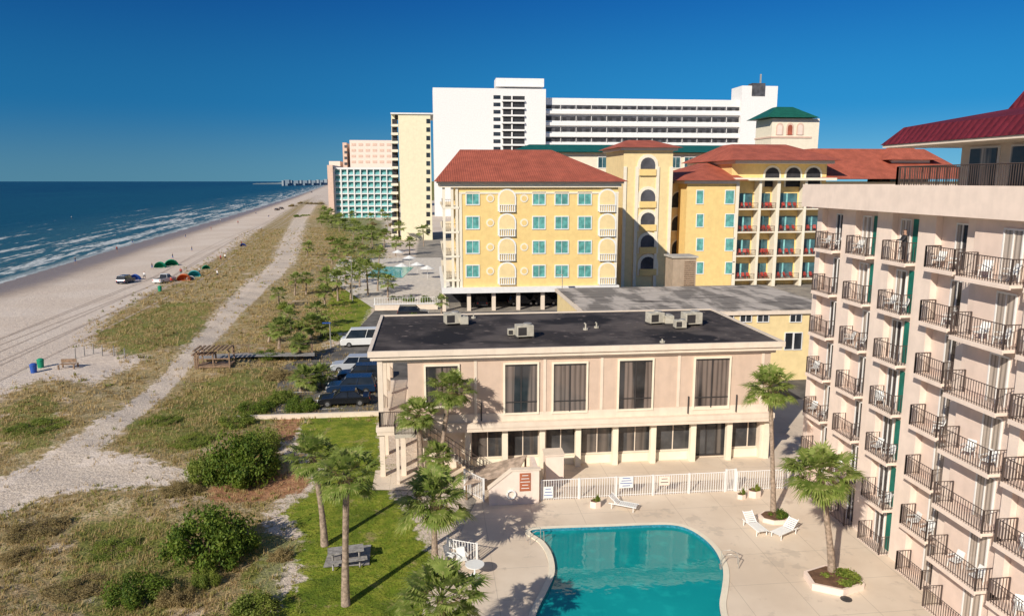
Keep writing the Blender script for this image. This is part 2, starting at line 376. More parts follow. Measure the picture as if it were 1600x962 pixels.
# ---------------------------------------------------------------- deck and pool
def fillmesh(name, loops, z, m):
    bm = bmesh.new()
    es = []
    for L in loops:
        vs = [bm.verts.new((a, b, z)) for a, b in L]; es += [bm.edges.new((vs[i], vs[(i+1) % len(vs)])) for i in range(len(vs))]
    bmesh.ops.triangle_fill(bm, use_beauty=True, use_dissolve=False, edges=es)
    for f in bm.faces:
        if f.normal.z < 0: f.normal_flip()
    me = bpy.data.meshes.new(name); bm.to_mesh(me); bm.free(); me.materials.append(m)
    o = bpy.data.objects.new(name, me); link(o); o['kind'] = 'structure'; return o
def offs(L, d):
    out = []; n = len(L); area = sum(L[i][0]*L[(i+1) % n][1]-L[(i+1) % n][0]*L[i][1] for i in range(n)); s = 1 if area > 0 else -1
    for i in range(n):
        a = Vector(L[i-1]); c = Vector(L[(i+1) % n]); t = (c-a).normalized(); out.append((L[i][0]+t.y*d*s, L[i][1]-t.x*d*s))
    return out
def deckm():
    m, nt, b = newmat('pool_deck_concrete', .8, .2)
    c = mix(nt, ramp(nt, noise(nt, .22, detail=6), .35, .65), (.77, .65, .52), (.67, .55, .43))
    c = mix(nt, ramp(nt, noise(nt, .9, detail=7, rough=.7), .56, .75), c, (.53, .43, .34))
    c = mix(nt, ma(nt, 'MULTIPLY', ramp(nt, noise(nt, .35, detail=5, rough=.7), .58, .64), .35), c, (.42, .36, .30))
    p = N(nt, 'ShaderNodeNewGeometry').outputs['Position']; s = N(nt, 'ShaderNodeSeparateXYZ', {0: p}).outputs
    j = None
    for k in (0, 1):
        v = ramp(nt, ma(nt, 'ABSOLUTE', ma(nt, 'SUBTRACT', ma(nt, 'FRACT', ma(nt, 'MULTIPLY', s[k], .33)), .5)), .492, .498)
        j = v if j is None else ma(nt, 'MAXIMUM', j, v)
    c = mix(nt, ma(nt, 'MULTIPLY', j, .5), c, (.34, .28, .22))
    nt.links.new(c, b.inputs['Base Color']); return m
M['pdeck'] = deckm()
edge = [G(745,782), G(728,815), G(712,850), G(690,890), G(668,930), G(655,975), G(645,1030), G(640,1200)]
outer = [(-1.7, 47.2), (2.0, 46.9)]+edge+[(2, 5), (70, 5), (70, 66), (25.2, 66), (25.2, 50.9), (-4.2, 50.9), (-4.2, 47.5)]
fillmesh('pool_deck', [outer, offs(pool, .32)], .05, M['pdeck'])
mb = MB(); L0 = pool; L1 = offs(pool, .32); n = len(L0)
for i in range(n):
    j = (i+1) % n; a, b, c, d = L0[i], L0[j], L1[j], L1[i]
    mb.add([(a[0],a[1],.1),(b[0],b[1],.1),(c[0],c[1],.1),(d[0],d[1],.1),(d[0],d[1],.03),(c[0],c[1],.03)], [(0,1,2,3),(3,2,5,4)])
cop = mb.build('pool_coping', M['ytrim']); cop['kind'] = 'structure'
mb = MB()
for i in range(n):
    a, b = L0[i], L0[(i+1) % n]; mb.add([(a[0],a[1],.1),(b[0],b[1],.1),(b[0],b[1],-1.6),(a[0],a[1],-1.6)], [(0,1,2,3)])
mb.build('pool_wall', mat('pool_tile', (.03, .22, .30), var=.3, scale=8))['kind'] = 'structure'
fillmesh('pool_floor', [pool], -1.6, mat('pool_floor_paint', (.06, .45, .45)))
def poolm():
    m, nt, b = newmat('pool_water', .03, .4)
    p = N(nt, 'ShaderNodeNewGeometry').outputs['Position']; s = N(nt, 'ShaderNodeSeparateXYZ', {0: p}).outputs
    c = mix(nt, ramp(nt, s[1], 26, 40), (.008, .385, .375), (.003, .255, .27))
    c = mix(nt, ramp(nt, noise(nt, .16, detail=2), .35, .65), c, (.004, .285, .29))
    c = mix(nt, ma(nt, 'MULTIPLY', ramp(nt, noise(nt, 1.1, detail=3), .5, .75), .45), c, (.015, .46, .43))
    nt.links.new(c, b.inputs['Base Color']); bumpit(nt, b, noise(nt, .9, detail=3), .10, .10); return m
fillmesh('pool_water', [pool], -.08, poolm())
def sheet(name, pts, z, m): return fillmesh(name, [pts], z, m)
sheet('parking_lot', [(-18, 64.2), (-4.6, 64.2), (-4.6, 118), (-9, 118), (-11, 95), (-17, 82)], .06, M['asphalt'])
mb = MB()
for k in range(7): mb.box(-14, 66+k*2.9, .064, -8.2, 66.1+k*2.9, .068)
mb.build('parking_bay_lines', M['white'])['kind'] = 'structure'
sheet('yard_paving', [(-4.4, 64.2), (60, 64.2), (60, 115), (-4.4, 115)], .055, M['asphalt'])
sheet('resort_deck', [(-9, 119), (3, 119), (3, 200), (-24, 200), (-22, 160)], .07, mat('pale_deck', (.62, .56, .49), var=.15))
sheet('resort_pool_water', [(-14, 160), (-6, 158), (-4, 178), (-13, 180)], .12, mat('resort_pool', (.03, .42, .44), rough=.1))
sheet('walkway', [G(492,566), G(492,560), G(400,560), G(312,564), G(312,571), G(400,567)], .75, M['greywood'])
mb = MB(); mb.box(-18.2, 63.6, 0, -4.4, 63.9, .4); o = mb.build('kerb_wall', M['cream'])
tag(o, 'low cream wall between the parked cars and the lawn', 'wall')
# ---------------------------------------------------------------- facade helpers
def rY(px0, py0, px1, py1, Y):
    x0, z1 = PY(px0, py0, Y); x1, z0 = PY(px1, py1, Y); return x0, z0, x1, z1
def win(root, r, Y, fm, gm, cols=2, rows=1, fw=.09, d=.1, name='window'):
    x0, z0, x1, z1 = r; mb = MB()
    mb.box(x0-fw, Y-d, z0-fw, x1+fw, Y+.02, z0); mb.box(x0-fw, Y-d, z1, x1+fw, Y+.02, z1+fw)
    mb.box(x0-fw, Y-d+.004, z0, x0, Y+.02, z1); mb.box(x1, Y-d+.004, z0, x1+fw, Y+.02, z1)
    for i in range(1, cols): xx = x0+(x1-x0)*i/cols; mb.box(xx-.03, Y-d+.02, z0, xx+.03, Y+.01, z1)
    for i in range(1, rows): zz = z0+(z1-z0)*i/rows; mb.box(x0, Y-d+.025, zz-.03, x1, Y+.01, zz+.03)
    w = W(mb.build(name, fm, root)); MB().box(x0, Y-.03, z0, x1, Y+.01, z1).build('pane', gm, w); return w
def archpts(x0, z0, x1, z1, n=8):
    r = (x1-x0)/2; cx = (x0+x1)/2; cz = z1-r
    return [(x0, z0), (x1, z0)]+[(cx+r*math.cos(math.pi*i/n), cz+r*math.sin(math.pi*i/n)) for i in range(n+1)]
# ---------------------------------------------------------------- clubhouse
cl = thing('two_storey_building', 'tan two-storey building with flat dark roof behind the pool fence', 'building', (10.5, 56, 0))
def P(mb, name, m, root=None, **k): return W(mb.build(name, m, root or cl, **k))
P(MB().box(-1.7, 50, 3.35, 24.6, 63, 8.4), 'upper_wall', M['tan'])
P(MB().box(-1.2, 50.8, 0, 24.4, 63, 3.35), 'lower_wall', M['cream'])
P(MB().box(-3.9, 49.55, 3.1, 24.9, 50.9, 3.36).box(-3.9, 50.9, 3.1, -1.75, 63.2, 3.36).box(-3.95, 49.5, 3.36, 24.95, 50.05, 3.72), 'floor_band', M['cream'])
P(MB().box(-3.6, 49.85, 8.2, 24.9, 50.2, 8.44).box(-1.72, 49.95, 3.72, 24.62, 50.01, 4.3), 'cornice', M['cream'])
P(MB().box(-4.2, 49.5, 8.46, 25.2, 63.3, 8.72).box(-4.35, 49.35, 8.72, 25.35, 49.55, 9.12).box(-4.35, 63.2, 8.72, 25.35, 63.45, 9.12).box(-4.35, 49.55, 8.72, -4.1, 63.2, 9.12).box(25.1, 49.55, 8.72, 25.35, 63.2, 9.12), 'fascia', M['cream'])
P(MB().box(-4.1, 49.55, 8.73, 25.1, 63.2, 9.02), 'roof', M['tar'])
for px in (743, 851, 940, 1060, 1190):
    a = PY(px, 600, 50)[0]; P(MB().box(a-.1, 49.95, 4.31, a+.1, 50.02, 8.19), 'pilaster', M['cream'])
for px in (752, 1075, 1150):
    a, z = PY(px, 640, 49.9); P(MB().tube([(a, 49.9, 5.1), (a, 49.9, 3.8)], .05, 6), 'downpipe', M['frame'])
for a, b, t, bo in ((665,716,572,633),(789,839,569,643),(865,915,568,641),(968,1017,563,637),(1087,1136,560,635)):
    x0, z0, x1, z1 = rY(a, t, b, bo, 50); z1 = min(z1, 7.95); w = win(cl, (x0, z0, x1, z1), 50, M['ytrim'], M['curtain'], 1, 1, .13, .12)
    f = MB(); xm = (x0+x1)/2; f.box(xm-.04, 49.92, z0+.02, xm+.04, 49.975, z1-.02).box(x0, 49.925, z0+.75, x1, 49.972, z0+.82).box(x0, 49.925, z1-.12, x1, 49.972, z1-.05)
    f.build('mullion', M['frame'], w)
for i, (a, b) in enumerate([(737,786),(793,840),(853,898),(907,957),(966,1016),(1024,1076),(1087,1133),(1143,1190)]):
    r = rY(a, 673, b, 712, 50.8); win(cl, (r[0], .3 if i == 6 else .8, r[2], 2.85), 50.8, M['frame'] if i == 6 else M['cream'], M['lowglass'], 2 if i != 6 else 3, 1, .1, .12)
    if i != 6: P(MB().box(r[0]-.1, 50.55, .05, r[2]+.1, 50.795, .68), 'sill_wall', M['ytrim'])
for px in (731, 789, 847, 903, 961, 1020, 1082, 1138, 1196):
    a = PY(px, 700, 50.1)[0]; P(MB().box(a-.2, 50.0, .05, a+.2, 50.4, 3.1), 'pillar', M['ytrim'])
for yy_ in (49.7, 54, 58.5, 62.6):
    P(MB().box(-3.75, yy_, 0, -3.4, yy_+.35, 3.1).box(-3.75, yy_, 3.72, -3.4, yy_+.35, 8.46), 'porch_column', M['cream'])
P(MB().box(-2.3, 49.7, 0, -1.95, 50.05, 3.1), 'pillar', M['cream'])
def railing(pts, z, h=1.05, sp=.13, t=.025, tr_=.03):
    mb = MB()
    for a, b in zip(pts, pts[1:]):
        a = Vector(a); b = Vector(b); L = (b-a).length; n = max(1, int(L/sp)); z0, z1 = z if hasattr(z, '__len__') else (z, z)
        def zz(k): return z0+(z1-z0)*k/n
        mb.tube([(a.x, a.y, z0+h), (b.x, b.y, z1+h)], tr_, 4); mb.tube([(a.x, a.y, z0+.1), (b.x, b.y, z1+.1)], tr_*.7, 4)
        for k in range(n+1):
            p = a+(b-a)*k/n; q = t*1.8 if k in (0, n) else t*.6
            mb.box(p.x-q, p.y-q, zz(k), p.x+q, p.y+q, zz(k)+h)
    return mb
P(railing([(-1.75, 49.6), (-3.7, 49.6), (-3.7, 62.8)], 3.72), 'balcony_railing', M['rail'])
P(MB().box(-1.74, 51.5, 3.4, -1.69, 52.6, 5.9).box(-1.74, 56, 3.4, -1.69, 57.1, 5.9), 'door', M['frame'])
stc = thing('outdoor_staircase', 'dark railed staircase climbing the left end of the tan building', 'staircase', (1, 48.6, 0))
mb = MB()
for k in range(18):
    x0 = -1.2+k*.26; z = 3.7-k*.2; mb.box(x0, 48.3, z-.2, x0+.29, 49.3, z-.1)
P(mb, 'steps', M['concrete'], stc)
for yy_ in (48.3, 49.3): P(railing([(-1.2, yy_), (3.5, yy_)], (3.6, 0.1), .95, .24, .018, .022), 'railing', M['rail'], stc)
P(MB().box(-2.6, 48.2, 3.35, -1.2, 49.45, 3.6), 'landing', M['concrete'], stc)
P(railing([(-1.25, 48.25), (-2.6, 48.25), (-2.6, 49.4)], 3.6, .95, .2, .018, .022), 'railing', M['rail'], stc)
P(MB().box(-2.55, 48.25, 0.05, -2.35, 48.45, 3.35), 'post', M['cream'], stc)
def acunit():
    t = thing('rooftop_unit', '', 'air conditioner')
    MB().box(-.75, -.55, .18, .75, .55, 1.15).build('casing', M['galv'], t, bevel=.03)
    MB().box(-.65, -.565, .3, .1, -.552, 1.0).build('side_grille', M['frame'], t)
    mb = MB(); mb.tube([(.3, 0, 1.15), (.3, 0, 1.27)], .38, 14); mb.build('fan_housing', M['metal'], t)
    MB().box(-.8, -.5, 0, -.6, .5, .18).build('skid', M['frame'], t); MB().box(.6, -.5, 0, .8, .5, .18).build('skid', M['frame'], t)
    return t
ac0 = acunit(); first = True
for px, py, sc, rz, lab in [(707,507,.85,.2,'beige rooftop unit nearest the white van on the tar roof'),(725,507,.6,1.6,'small grey box unit right beside the leftmost beige roof unit'),
    (819,527,.85,.1,'large rooftop unit alone near the middle front of the tar roof'),(800,524,.45,0,'small low casing left of the middle rooftop unit'),
    (1023,506,.85,.2,'boxy beige rooftop unit leftmost of the right-hand cluster'),(1044,506,.65,1.5,'beige rooftop unit second of the right-hand cluster'),
    (1062,513,.6,0,'low grey-beige rooftop unit at the front of the right-hand cluster'),(1080,508,.95,.1,'largest rooftop unit at the right end of the cluster')]:
    gx, gy = G(px, py, 9.02)
    if first: ac0.location = (gx, gy, 9.02); ac0.rotation_euler.z = rz; ac0.scale = (sc,)*3; ac0['label'] = lab; ac0['group'] = 'rooftop air units on the tar roof'; first = False
    else: dup(ac0, (gx, gy, 9.02), rz, lab, sc)
for px, py, hgt, lab in [(915,515,.55,'grey angled vent pipe at the centre back of the tar roof'),(932,512,.45,'short grey vent pipe just right of the angled pipe'),(740,497,.35,'stubby vent near the back left roof corner'),(1035,535,.25,'stubby vent at the front of the tar roof')]:
    gx, gy = G(px, py, 9.02); mb = MB(); mb.tube([(0, 0, 0), (0, 0, hgt*.8), (-.2*hgt, 0, hgt)], .06, 8); mb.tube([(0,0,0),(0,0,.12)], .2, 8)
    o = mb.build('vent_pipe', M['galv']); o.location = (gx, gy, 9.02); tag(o, lab, 'vent pipe', 'vent pipes on the tar roof')
YF = 44.6
ew = thing('entry_wall', 'low pink wall block with life ring and notice left of the pool fence', 'wall', (5, 44.3, 0))
a0 = PY(764, 780, 44.3)[0]; a1 = PY(842, 780, 44.3)[0]; a2 = PY(800, 730, 44.3)[0]
P(MB().prism([(a0,.03),(a1,.03),(a1,2.3),(a2,2.3),(a0,1.1)], 'Y', 44.2, 44.5), 'wall', M['pinktrim'], ew)
P(MB().prism([(a0-.08,1.1),(a2-.02,2.3),(a1+.1,2.3),(a1+.1,2.4),(a2-.05,2.4),(a0-.08,1.2)], 'Y', 44.14, 44.56), 'cap', M['cream'], ew)
P(MB().box(a1-.3, 44.57, .03, a1, 46.6, 2.3), 'return_wall', M['pinktrim'], ew)
x_, z_ = PY(799, 772, 44.15); mb = MB(); pts = [(x_+.27*math.cos(t*math.pi/8), 44.12, z_+.27*math.sin(t*math.pi/8)) for t in range(17)]; mb.tube(pts, .06, 6)
tag(mb.build('life_ring', M['plastic']), 'white life ring hanging on the pink entry wall', 'life ring')
def signb(px0, py0, px1, py1, Y, label, m, lines, txt=None):
    x0, z0, x1, z1 = rY(px0, py0, px1, py1, Y); t = thing('sign_board', label, 'sign', ((x0+x1)/2, Y, z0))
    P(MB().box(x0, Y-.03, z0, x1, Y, z1), 'board', m, t); mb = MB()
    for i in range(lines):
        zz = z1-(z1-z0)*(i+.7)/(lines+.6); w = (x1-x0)*(.36+.08*((i*7) % 3-1)); mb.box((x0+x1)/2-w, Y-.036, zz-.022, (x0+x1)/2+w, Y-.031, zz+.022)
    P(mb, 'lettering', txt or M['frame'], t)
signb(812,739,829,766,44.19,'brick red notice board on the pink entry wall',mat('brick_board', (.42, .14, .07)),5,M['plastic'])
signb(968,744,989,761,44.53,'white rules sign with blue lines on the pool fence',M['plastic'],4,M['blue'])
signb(849,760,864,777,44.53,'small white sign at the left end of the pool fence',M['plastic'],3,M['blue'])
signb(1030,744,1046,757,44.53,'pale pink sign on the pool fence right of the rules sign',M['pinktrim'],2)
sr = thing('lean_to_roof', 'weathered sheet lean-to roof behind the pink entry wall', 'roof', (4, 46, 0))
P(MB().add([(1.9,45.2,1.1),(5.4,45.0,1.95),(6.3,47.2,2.2),(3.0,47.5,1.4),(1.9,45.2,1.02),(5.4,45.0,1.87),(6.3,47.2,2.12),(3.0,47.5,1.32)], [(0,1,2,3),(7,6,5,4),(0,4,5,1),(1,5,6,2),(2,6,7,3),(3,7,4,0)]), 'sheet', M['rust'], sr)
for q in ((2.0, 45.3, 1.0), (3.1, 47.3, 1.3), (6.1, 47.0, 2.05)): P(MB().box(q[0], q[1], 0, q[0]+.12, q[1]+.12, q[2]), 'post', M['wood'], sr)
hb = thing('storage_hut', 'small pink hut with flat cap beside the terrace windows', 'hut', (8.2, 47.5, 0))
hx0 = PY(853, 720, 47)[0]; hx1 = PY(881, 720, 47)[0]
P(MB().box(hx0, 47, .04, hx1, 48.2, 2.1), 'wall', M['pinktrim'], hb); P(MB().box(hx0-.07, 46.93, 2.1, hx1+.07, 48.27, 2.2), 'cap', M['cream'], hb)
def fence(pts, label, h=1.35, m=M['white'], post=2.4, sp=.16):
    t = thing('pool_fence', label, 'fence', (pts[0][0], pts[0][1], .05)); P(railing(pts, .06, h, sp, .03), 'picket_panel', m, t)
    for a, b in zip(pts, pts[1:]):
        a = Vector(a); b = Vector(b); n = max(1, int((b-a).length/post))
        for k in range(n+1):
            p = a+(b-a)*k/n; P(MB().box(p.x-.06, p.y-.06, .05, p.x+.06, p.y+.06, h+.12), 'post', m, t)
fxa = PY(846, 770, YF)[0]; fxb = PY(1132, 770, YF)[0]; fxc = PY(1150, 770, YF)[0]; fxd = PY(1228, 770, YF)[0]
fence([(fxa, YF), (fxb, YF)], 'long white picket fence between the pool and the terrace')
fence([(fxc, YF), (fxd, YF)], 'short white picket fence between the gate and the tall palm')
fence([(fxb+.08, YF+.05), (fxc-.08, YF+.05)], 'white gate leaf in the pool fence', 1.5, sp=.1, post=.8)
fence([(2.0, 46.6), (a0-.3, 44.9)], 'short white picket gate left of the entry wall', 1.5)
fence([G(700,872), G(745,880)], 'white picket rail beside the round pool table', 1.1)
P(MB().box(24.2, 50.2, .05, 25.0, 66, 4.5), 'end_wall', M['cream'])
# ---------------------------------------------------------------- right hotel
ht = thing('hotel_tower', 'pink hotel with rows of dark railed balconies and maroon roof', 'hotel', (33, 27, 0))
FL = [16.3-2.72*k for k in range(7)]; FL[6] = .06
XW1, XW2 = 25.25, 24.55
P(MB().box(XW1, 8, 0, 50, 45, 18.9), 'wall', M['pink'], ht)
P(MB().box(XW2, 8, 0, XW1-.01, 30.9, 18.9), 'wing_wall', M['pink'], ht)
for Ya, Yb in ((44.75, 45.3), (41.0, 42.35), (37.5, 38.85), (34.0, 35.3), (30.7, 31.8)):
    P(MB().box(XW1-.36, Ya, .0, XW1-.005, Yb, 18.9), 'pier', M['pinktrim'], ht)
P(MB().box(23.85, 7.9, 18.9, 24.25, 45.5, 20.3).box(24.25, 45.1, 18.9, 50, 45.5, 20.3).box(24.25, 7.9, 18.9, 25.2, 45.1, 19.15), 'parapet', M['pinktrim'], ht)
P(MB().box(24.26, 8, 19.16, 50, 45.09, 19.5), 'terrace', M['concrete'], ht)
def balc(D, Wd):
    b = MB().box(-D, 0, -.14, 0, Wd, 0).box(-D-.01,-.01,-.2,-D+.06,Wd+.01,-.145); return b, railing([(-.02, .04), (-D+.05, .04), (-D+.05, Wd-.04), (-.02, Wd-.04)], 0, 1.05, .15, .018, .022)
def bay(Xw, y0, y1, k, wide, gr_):
    z = FL[k]; h = 2.15
    if wide: wy0, wy1 = (y0+1.2, y0+2.3) if gr_ else (y0+.7, y0+1.7)
    else: wy0, wy1 = (y0+.95, y0+1.7) if gr_ else (y0+.25, y0+1.0)
    mb = MB()
    for (a, b) in ((wy0-.06, wy0), (wy1, wy1+.06), ((wy0+wy1)/2-.025, (wy0+wy1)/2+.025)): mb.box(Xw-.07, a, z+.02, Xw+.02, b, z+h)
    mb.box(Xw-.07, wy0-.06, z+h+.003, Xw+.02, wy1+.06, z+h+.08)
    w = W(mb.build('patio_window', M['white'], ht)); MB().box(Xw-.02, wy0, z+.02, Xw+.01, wy1, z+h).build('pane', M['curtain2'], w)
    if gr_: P(MB().box(Xw-.05, y0+.12, z+.02, Xw+.01, y0+.72, z+2.25), 'door', M['green'], ht)
cacheb = {}
def addb(Xw, y0, y1, D, k):
    key = (round(D, 2), round(y1-y0, 2))
    if key not in cacheb:
        sl, rl = balc(D, y1-y0); s = sl.build('balcony', M['pinktrim'], ht); r = rl.build('railing', M['rail'], s); cacheb[key] = s; o = s
    else: o = dup(cacheb[key], parent=ht); KIDS[ht.name].append(o)
    o.location = (Xw-33, y0-27, FL[k]); return o
bays = [(42.5, 44.6, .85), (38.95, 41.05, .85), (35.45, 37.55, .85), (31.9, 34.0, .85)]
for k in range(7):
    for bi, (y0, y1, D) in enumerate(bays):
        bay(XW1, y0, y1, k, False, bi == 2 or (bi == 1 and k in (0, 1))); addb(XW1, y0, y1, D, k)
    for j in range(4):
        y1 = 30.6-j*3.9; y0 = y1-3.2
        if k < 6 or j < 3: bay(XW2, y0, y1, k, True, j == 1 and k % 2 == 0); addb(XW2, y0, y1, 1.0, k)
        if j: P(MB().box(XW2-.3, y1+.08, FL[k]-.4 if k < 6 else .06, XW2-.01, y1+.62, FL[k]+2.6), 'pier', M['pinktrim'], ht)
P(railing([(29, 37.6), (25.0, 37.6), (25.0, 8)], 19.5, 1.75, .14, .022), 'terrace_railing', M['rail'], ht)
P(MB().box(27.6, 8, 19.5, 48, 36.3, 22.6), 'penthouse_wall', M['cream'], ht)
for y0, y1 in ((33.7, 35.5), (30.6, 32.8), (28.1, 29.8), (25, 27.5), (21, 24)):
    w = P(MB().box(27.5, y0-.08, 19.6, 27.62, y1+.08, 22.2), 'window', M['white'], ht); MB().box(27.46, y0, 19.6, 27.497, y1, 22.1).build('pane', M['curtain2'], w)
rf = P(MB().hip(24.9, 0, 55, 39.2, 22.45, 25.6, 54, 1, 23.35, 38.3).hip(25.6, 1, 54, 38.3, 23.351, 30, 50, 3, 24.2, 36), 'roof', M['maroon'], ht)
P(MB().hip(30.0, 2, 50, 36.4, 24.15, 30.5, 49.5, 3, 25.1, 36.0), 'upper_roof', M['maroon'], ht)
P(MB().box(24.98, 0, 22.3, 27.6, 39.1, 22.44), 'soffit', M['cream'], ht)
P(MB().box(27.6, 36.305, 22.31, 54, 39.0, 22.44), 'soffit', M['cream'], ht)
def pchair(m):
    t = thing('plastic_chair', '', 'chair')
    MB().box(-.24, -.24, .40, .24, .24, .44).build('seat', m, t)
    MB().add([(-.24,.2,.44),(.24,.2,.44),(.22,.36,.9),(-.22,.36,.9),(-.24,.24,.44),(.24,.24,.44),(.22,.4,.9),(-.22,.4,.9)], [(0,1,2,3),(7,6,5,4),(3,2,6,7),(0,3,7,4),(1,5,6,2)]).build('backrest', m, t)
    for a in (-1, 1):
        MB().box(a*.27-.02, -.22, .62, a*.27+.02, .28, .66).build('armrest', m, t)
        for b in (-1, 1): MB().tube([(a*.25, b*.24, 0), (a*.22, b*.2, .42)], .025, 4).build('leg', m, t)
    return t
ch0 = pchair(M['plastic']); used = False
FN = ['top', 'second highest', 'third highest', 'fourth highest', 'third lowest', 'second lowest']; BN = ['farthest', 'second farthest', 'third farthest', 'fourth farthest', 'first wide', 'second wide']
ys0 = [43.75, 40.2, 36.7, 33.15, 29.0, 25.1]
for k in range(6):
    for j in range(6):
        if R.random() < .15 or (k == 0 and j == 2): continue
        for q in range(2):
            if j < 4 and R.random() < .35: continue
            X = (24.82 if j < 4 else 24.05)+R.uniform(-.05, .05); Y = ys0[j]+((-.75 if j < 4 else -.9) if q == 0 else .35)+R.uniform(-.08, .08); rz = R.uniform(-.7, .7)-math.pi/2+(.4 if q else -.4)
            lab = 'white plastic chair on the %s balcony row, %s column, %s chair' % (FN[k], BN[j], 'nearer' if q == 0 else 'farther')
            if not used: ch0.location = (X, Y, FL[k]+.01); ch0.rotation_euler.z = rz; ch0.scale = (.88,)*3; ch0['label'] = lab; ch0['group'] = 'plastic chairs on the hotel balconies'; used = True
            else: dup(ch0, (X, Y, FL[k]+.01), rz, lab)
# ---------------------------------------------------------------- yellow resort building, front block
y1b = thing('resort_block', 'yellow four-storey resort block with red hipped roof and teal windows', 'building', (16, 130, 0))
Y1 = 116; xa, zt = PY(717, 292, Y1); xb = PY(966, 292, Y1)[0]; xl = PY(691, 292, Y1)[0]; zs = PY(830, 447, Y1)[1]
P(MB().box(xa, Y1, zs, xb, 146, zt), 'wall', M['yellow'], y1b)
P(MB().box(xl+2.2, Y1+3, zs, xa, 146, zt), 'side_wall', M['yellow'], y1b)
P(MB().box(xl-.3, Y1-.6, zs-.9, xb+.4, 146, zs), 'podium', M['white'], y1b)
for i in range(8): xx = xl+(xb-xl)*i/7; P(MB().box(xx-.3, Y1+.3, 0, xx+.3, Y1+.9, zs-.9), 'pillar', M['cream'], y1b)
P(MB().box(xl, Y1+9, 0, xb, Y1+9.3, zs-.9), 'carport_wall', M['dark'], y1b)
P(MB().box(xl-.3, Y1-.5, zt-.1, xb+.4, 146, zt+.5).box(xl-.6, Y1-.9, zt+.5, xb+.7, 146.3, zt+.8).box(xa, Y1-.12, zt-1.1, xb+.1, Y1+.02, zt-.8), 'cornice', M['ytrim'], y1b)
P(MB().hip(xl-1.1, Y1-1.5, xb+1.3, 147, zt+.8, 5.5, 21.6, 131, 25.9), 'roof', M['redtile'], y1b)
rows = [(301,319),(339,357),(377,395),(415,432)]
for t, b in rows:
    for a, c in ((729,748),(833,851),(868,887),(904,923)): win(y1b, rY(a, t, c, b, Y1), Y1, M['plastic'], M['tealwin'], 2, 1, .16, .12)
    for a, c in ((780,804),(937,960)):
        r = rY(a, t-4, c, b+11, Y1); pt = archpts(*r); cx = (r[0]+r[2])/2
        o = P(MB().prism([((p[0]-cx)*1.2+cx, (p[1]-r[1])*1.06+r[1]) for p in pt], 'Y', Y1-.16, Y1+.02), 'arched_niche', M['plastic'], y1b)
        MB().prism(pt, 'Y', Y1-.19, Y1-.155).build('infill', M['yellow2'], o)
        z0 = r[1]; mb = MB().box(r[0]-.1, Y1-.42, z0-.12, r[2]+.1, Y1-.2, z0).box(r[0]-.08, Y1-.38, z0+.95, r[2]+.08, Y1-.27, z0+1.05)
        for q in range(8): xx = r[0]+(r[2]-r[0])*q/7; mb.box(xx-.07, Y1-.36, z0, xx+.07, Y1-.29, z0+.95)
        mb.build('balustrade', M['plastic'], o)
    for cxp in (766, 819):
        x0, z0 = PY(cxp, (t+b)/2, Y1); o = P(MB().prism([(x0+.65*math.cos(q*math.pi/6), z0+.65*math.sin(q*math.pi/6)) for q in range(12)], 'Y', Y1-.08, Y1+.02), 'medallion', M['ytrim'], y1b)
        MB().prism([(x0+.42*math.cos(q*math.pi/6), z0+.42*math.sin(q*math.pi/6)) for q in range(12)], 'Y', Y1-.10, Y1-.075).build('infill', M['yellow'], o)
    x0, z0 = PY(700, b+4, Y1)
    o = P(MB().box(xl, Y1-.2, z0-.35, xa-.01, 145, z0), 'corner_balcony', M['ytrim'], y1b); railing([(xa, Y1), (xl+.1, Y1), (xl+.1, Y1+10)], z0, 1.1, .25).build('railing', M['rail'], o)
    P(MB().box(xl+2.15, Y1+4, z0, xl+2.19, Y1+6.5, z0+2.4).box(xl+2.6, Y1+2.9, z0, xa-.3, Y1+2.99, z0+2.4), 'balcony_door', M['glass'], y1b)
for xx in (xl+.2, xl+1.5, xa-.35):
    P(MB().box(xx-.2, Y1-.15, zs, xx+.2, Y1+.25, zt), 'column', M['ytrim'], y1b)
for q in (xa-.02, xb-.4): P(MB().box(q, Y1-.1, zs, q+.45, Y1+.02, zt-1.1), 'quoin', M['ytrim'], y1b)
# ---------------------------------------------------------------- yellow resort tower and wing
tw = thing('stair_tower', 'slim yellow tower with stacked dark arches beside the resort block', 'building', (38, 145, 0))
Y2b = 138; x0, z1 = PY(975, 235, Y2b); x1 = PY(1052, 235, Y2b)[0]
P(MB().box(x0, Y2b, 0, x1, 152, z1), 'wall', M['yellow2'], tw)
P(MB().box(x0-.7, Y2b-.7, z1, x1+.7, 152.5, z1+.5), 'cornice', M['ytrim'], tw)
P(MB().hip(x0-1.5, Y2b-1.5, x1+1.5, 153.5, z1+.5, x0+2.5, x1-2.5, 144, z1+2.2, 147), 'roof', M['redtile'], tw)
for t, b in ((246,272),(296,322),(332,358),(367,393),(401,427)):
    r = rY(1001, t, 1023, b, Y2b); o = P(MB().prism(archpts(r[0]-.6, r[1]-.35, r[2]+.6, r[3]+.6), 'Y', Y2b-.16, Y2b+.02), 'arched_opening', M['ytrim'], tw)
    MB().prism(archpts(*r), 'Y', Y2b-.2, Y2b-.155).build('pane', M['shade'], o)
    MB().box(r[0]-.2, Y2b-.42, r[1]-.3, r[2]+.2, Y2b-.21, r[1]+.9).build('parapet', M['yellow'], o)
for xx in (x0+.3, x0+2.6, x1-2.9, x1-.3): P(MB().box(xx-.3, Y2b-.25, 0, xx+.3, Y2b+.02, z1-3), 'pilaster', M['ytrim'], tw)
wg = thing('resort_wing', 'yellow resort wing with loggias, dark railed balconies and red roofs', 'building', (60, 150, 0))
x0 = PY(1052, 283, Y2b)[0]; x1 = PY(1150, 283, Y2b)[0]; x2 = PY(1300, 283, Y2b)[0]; z1 = PY(1100, 287, Y2b)[1]
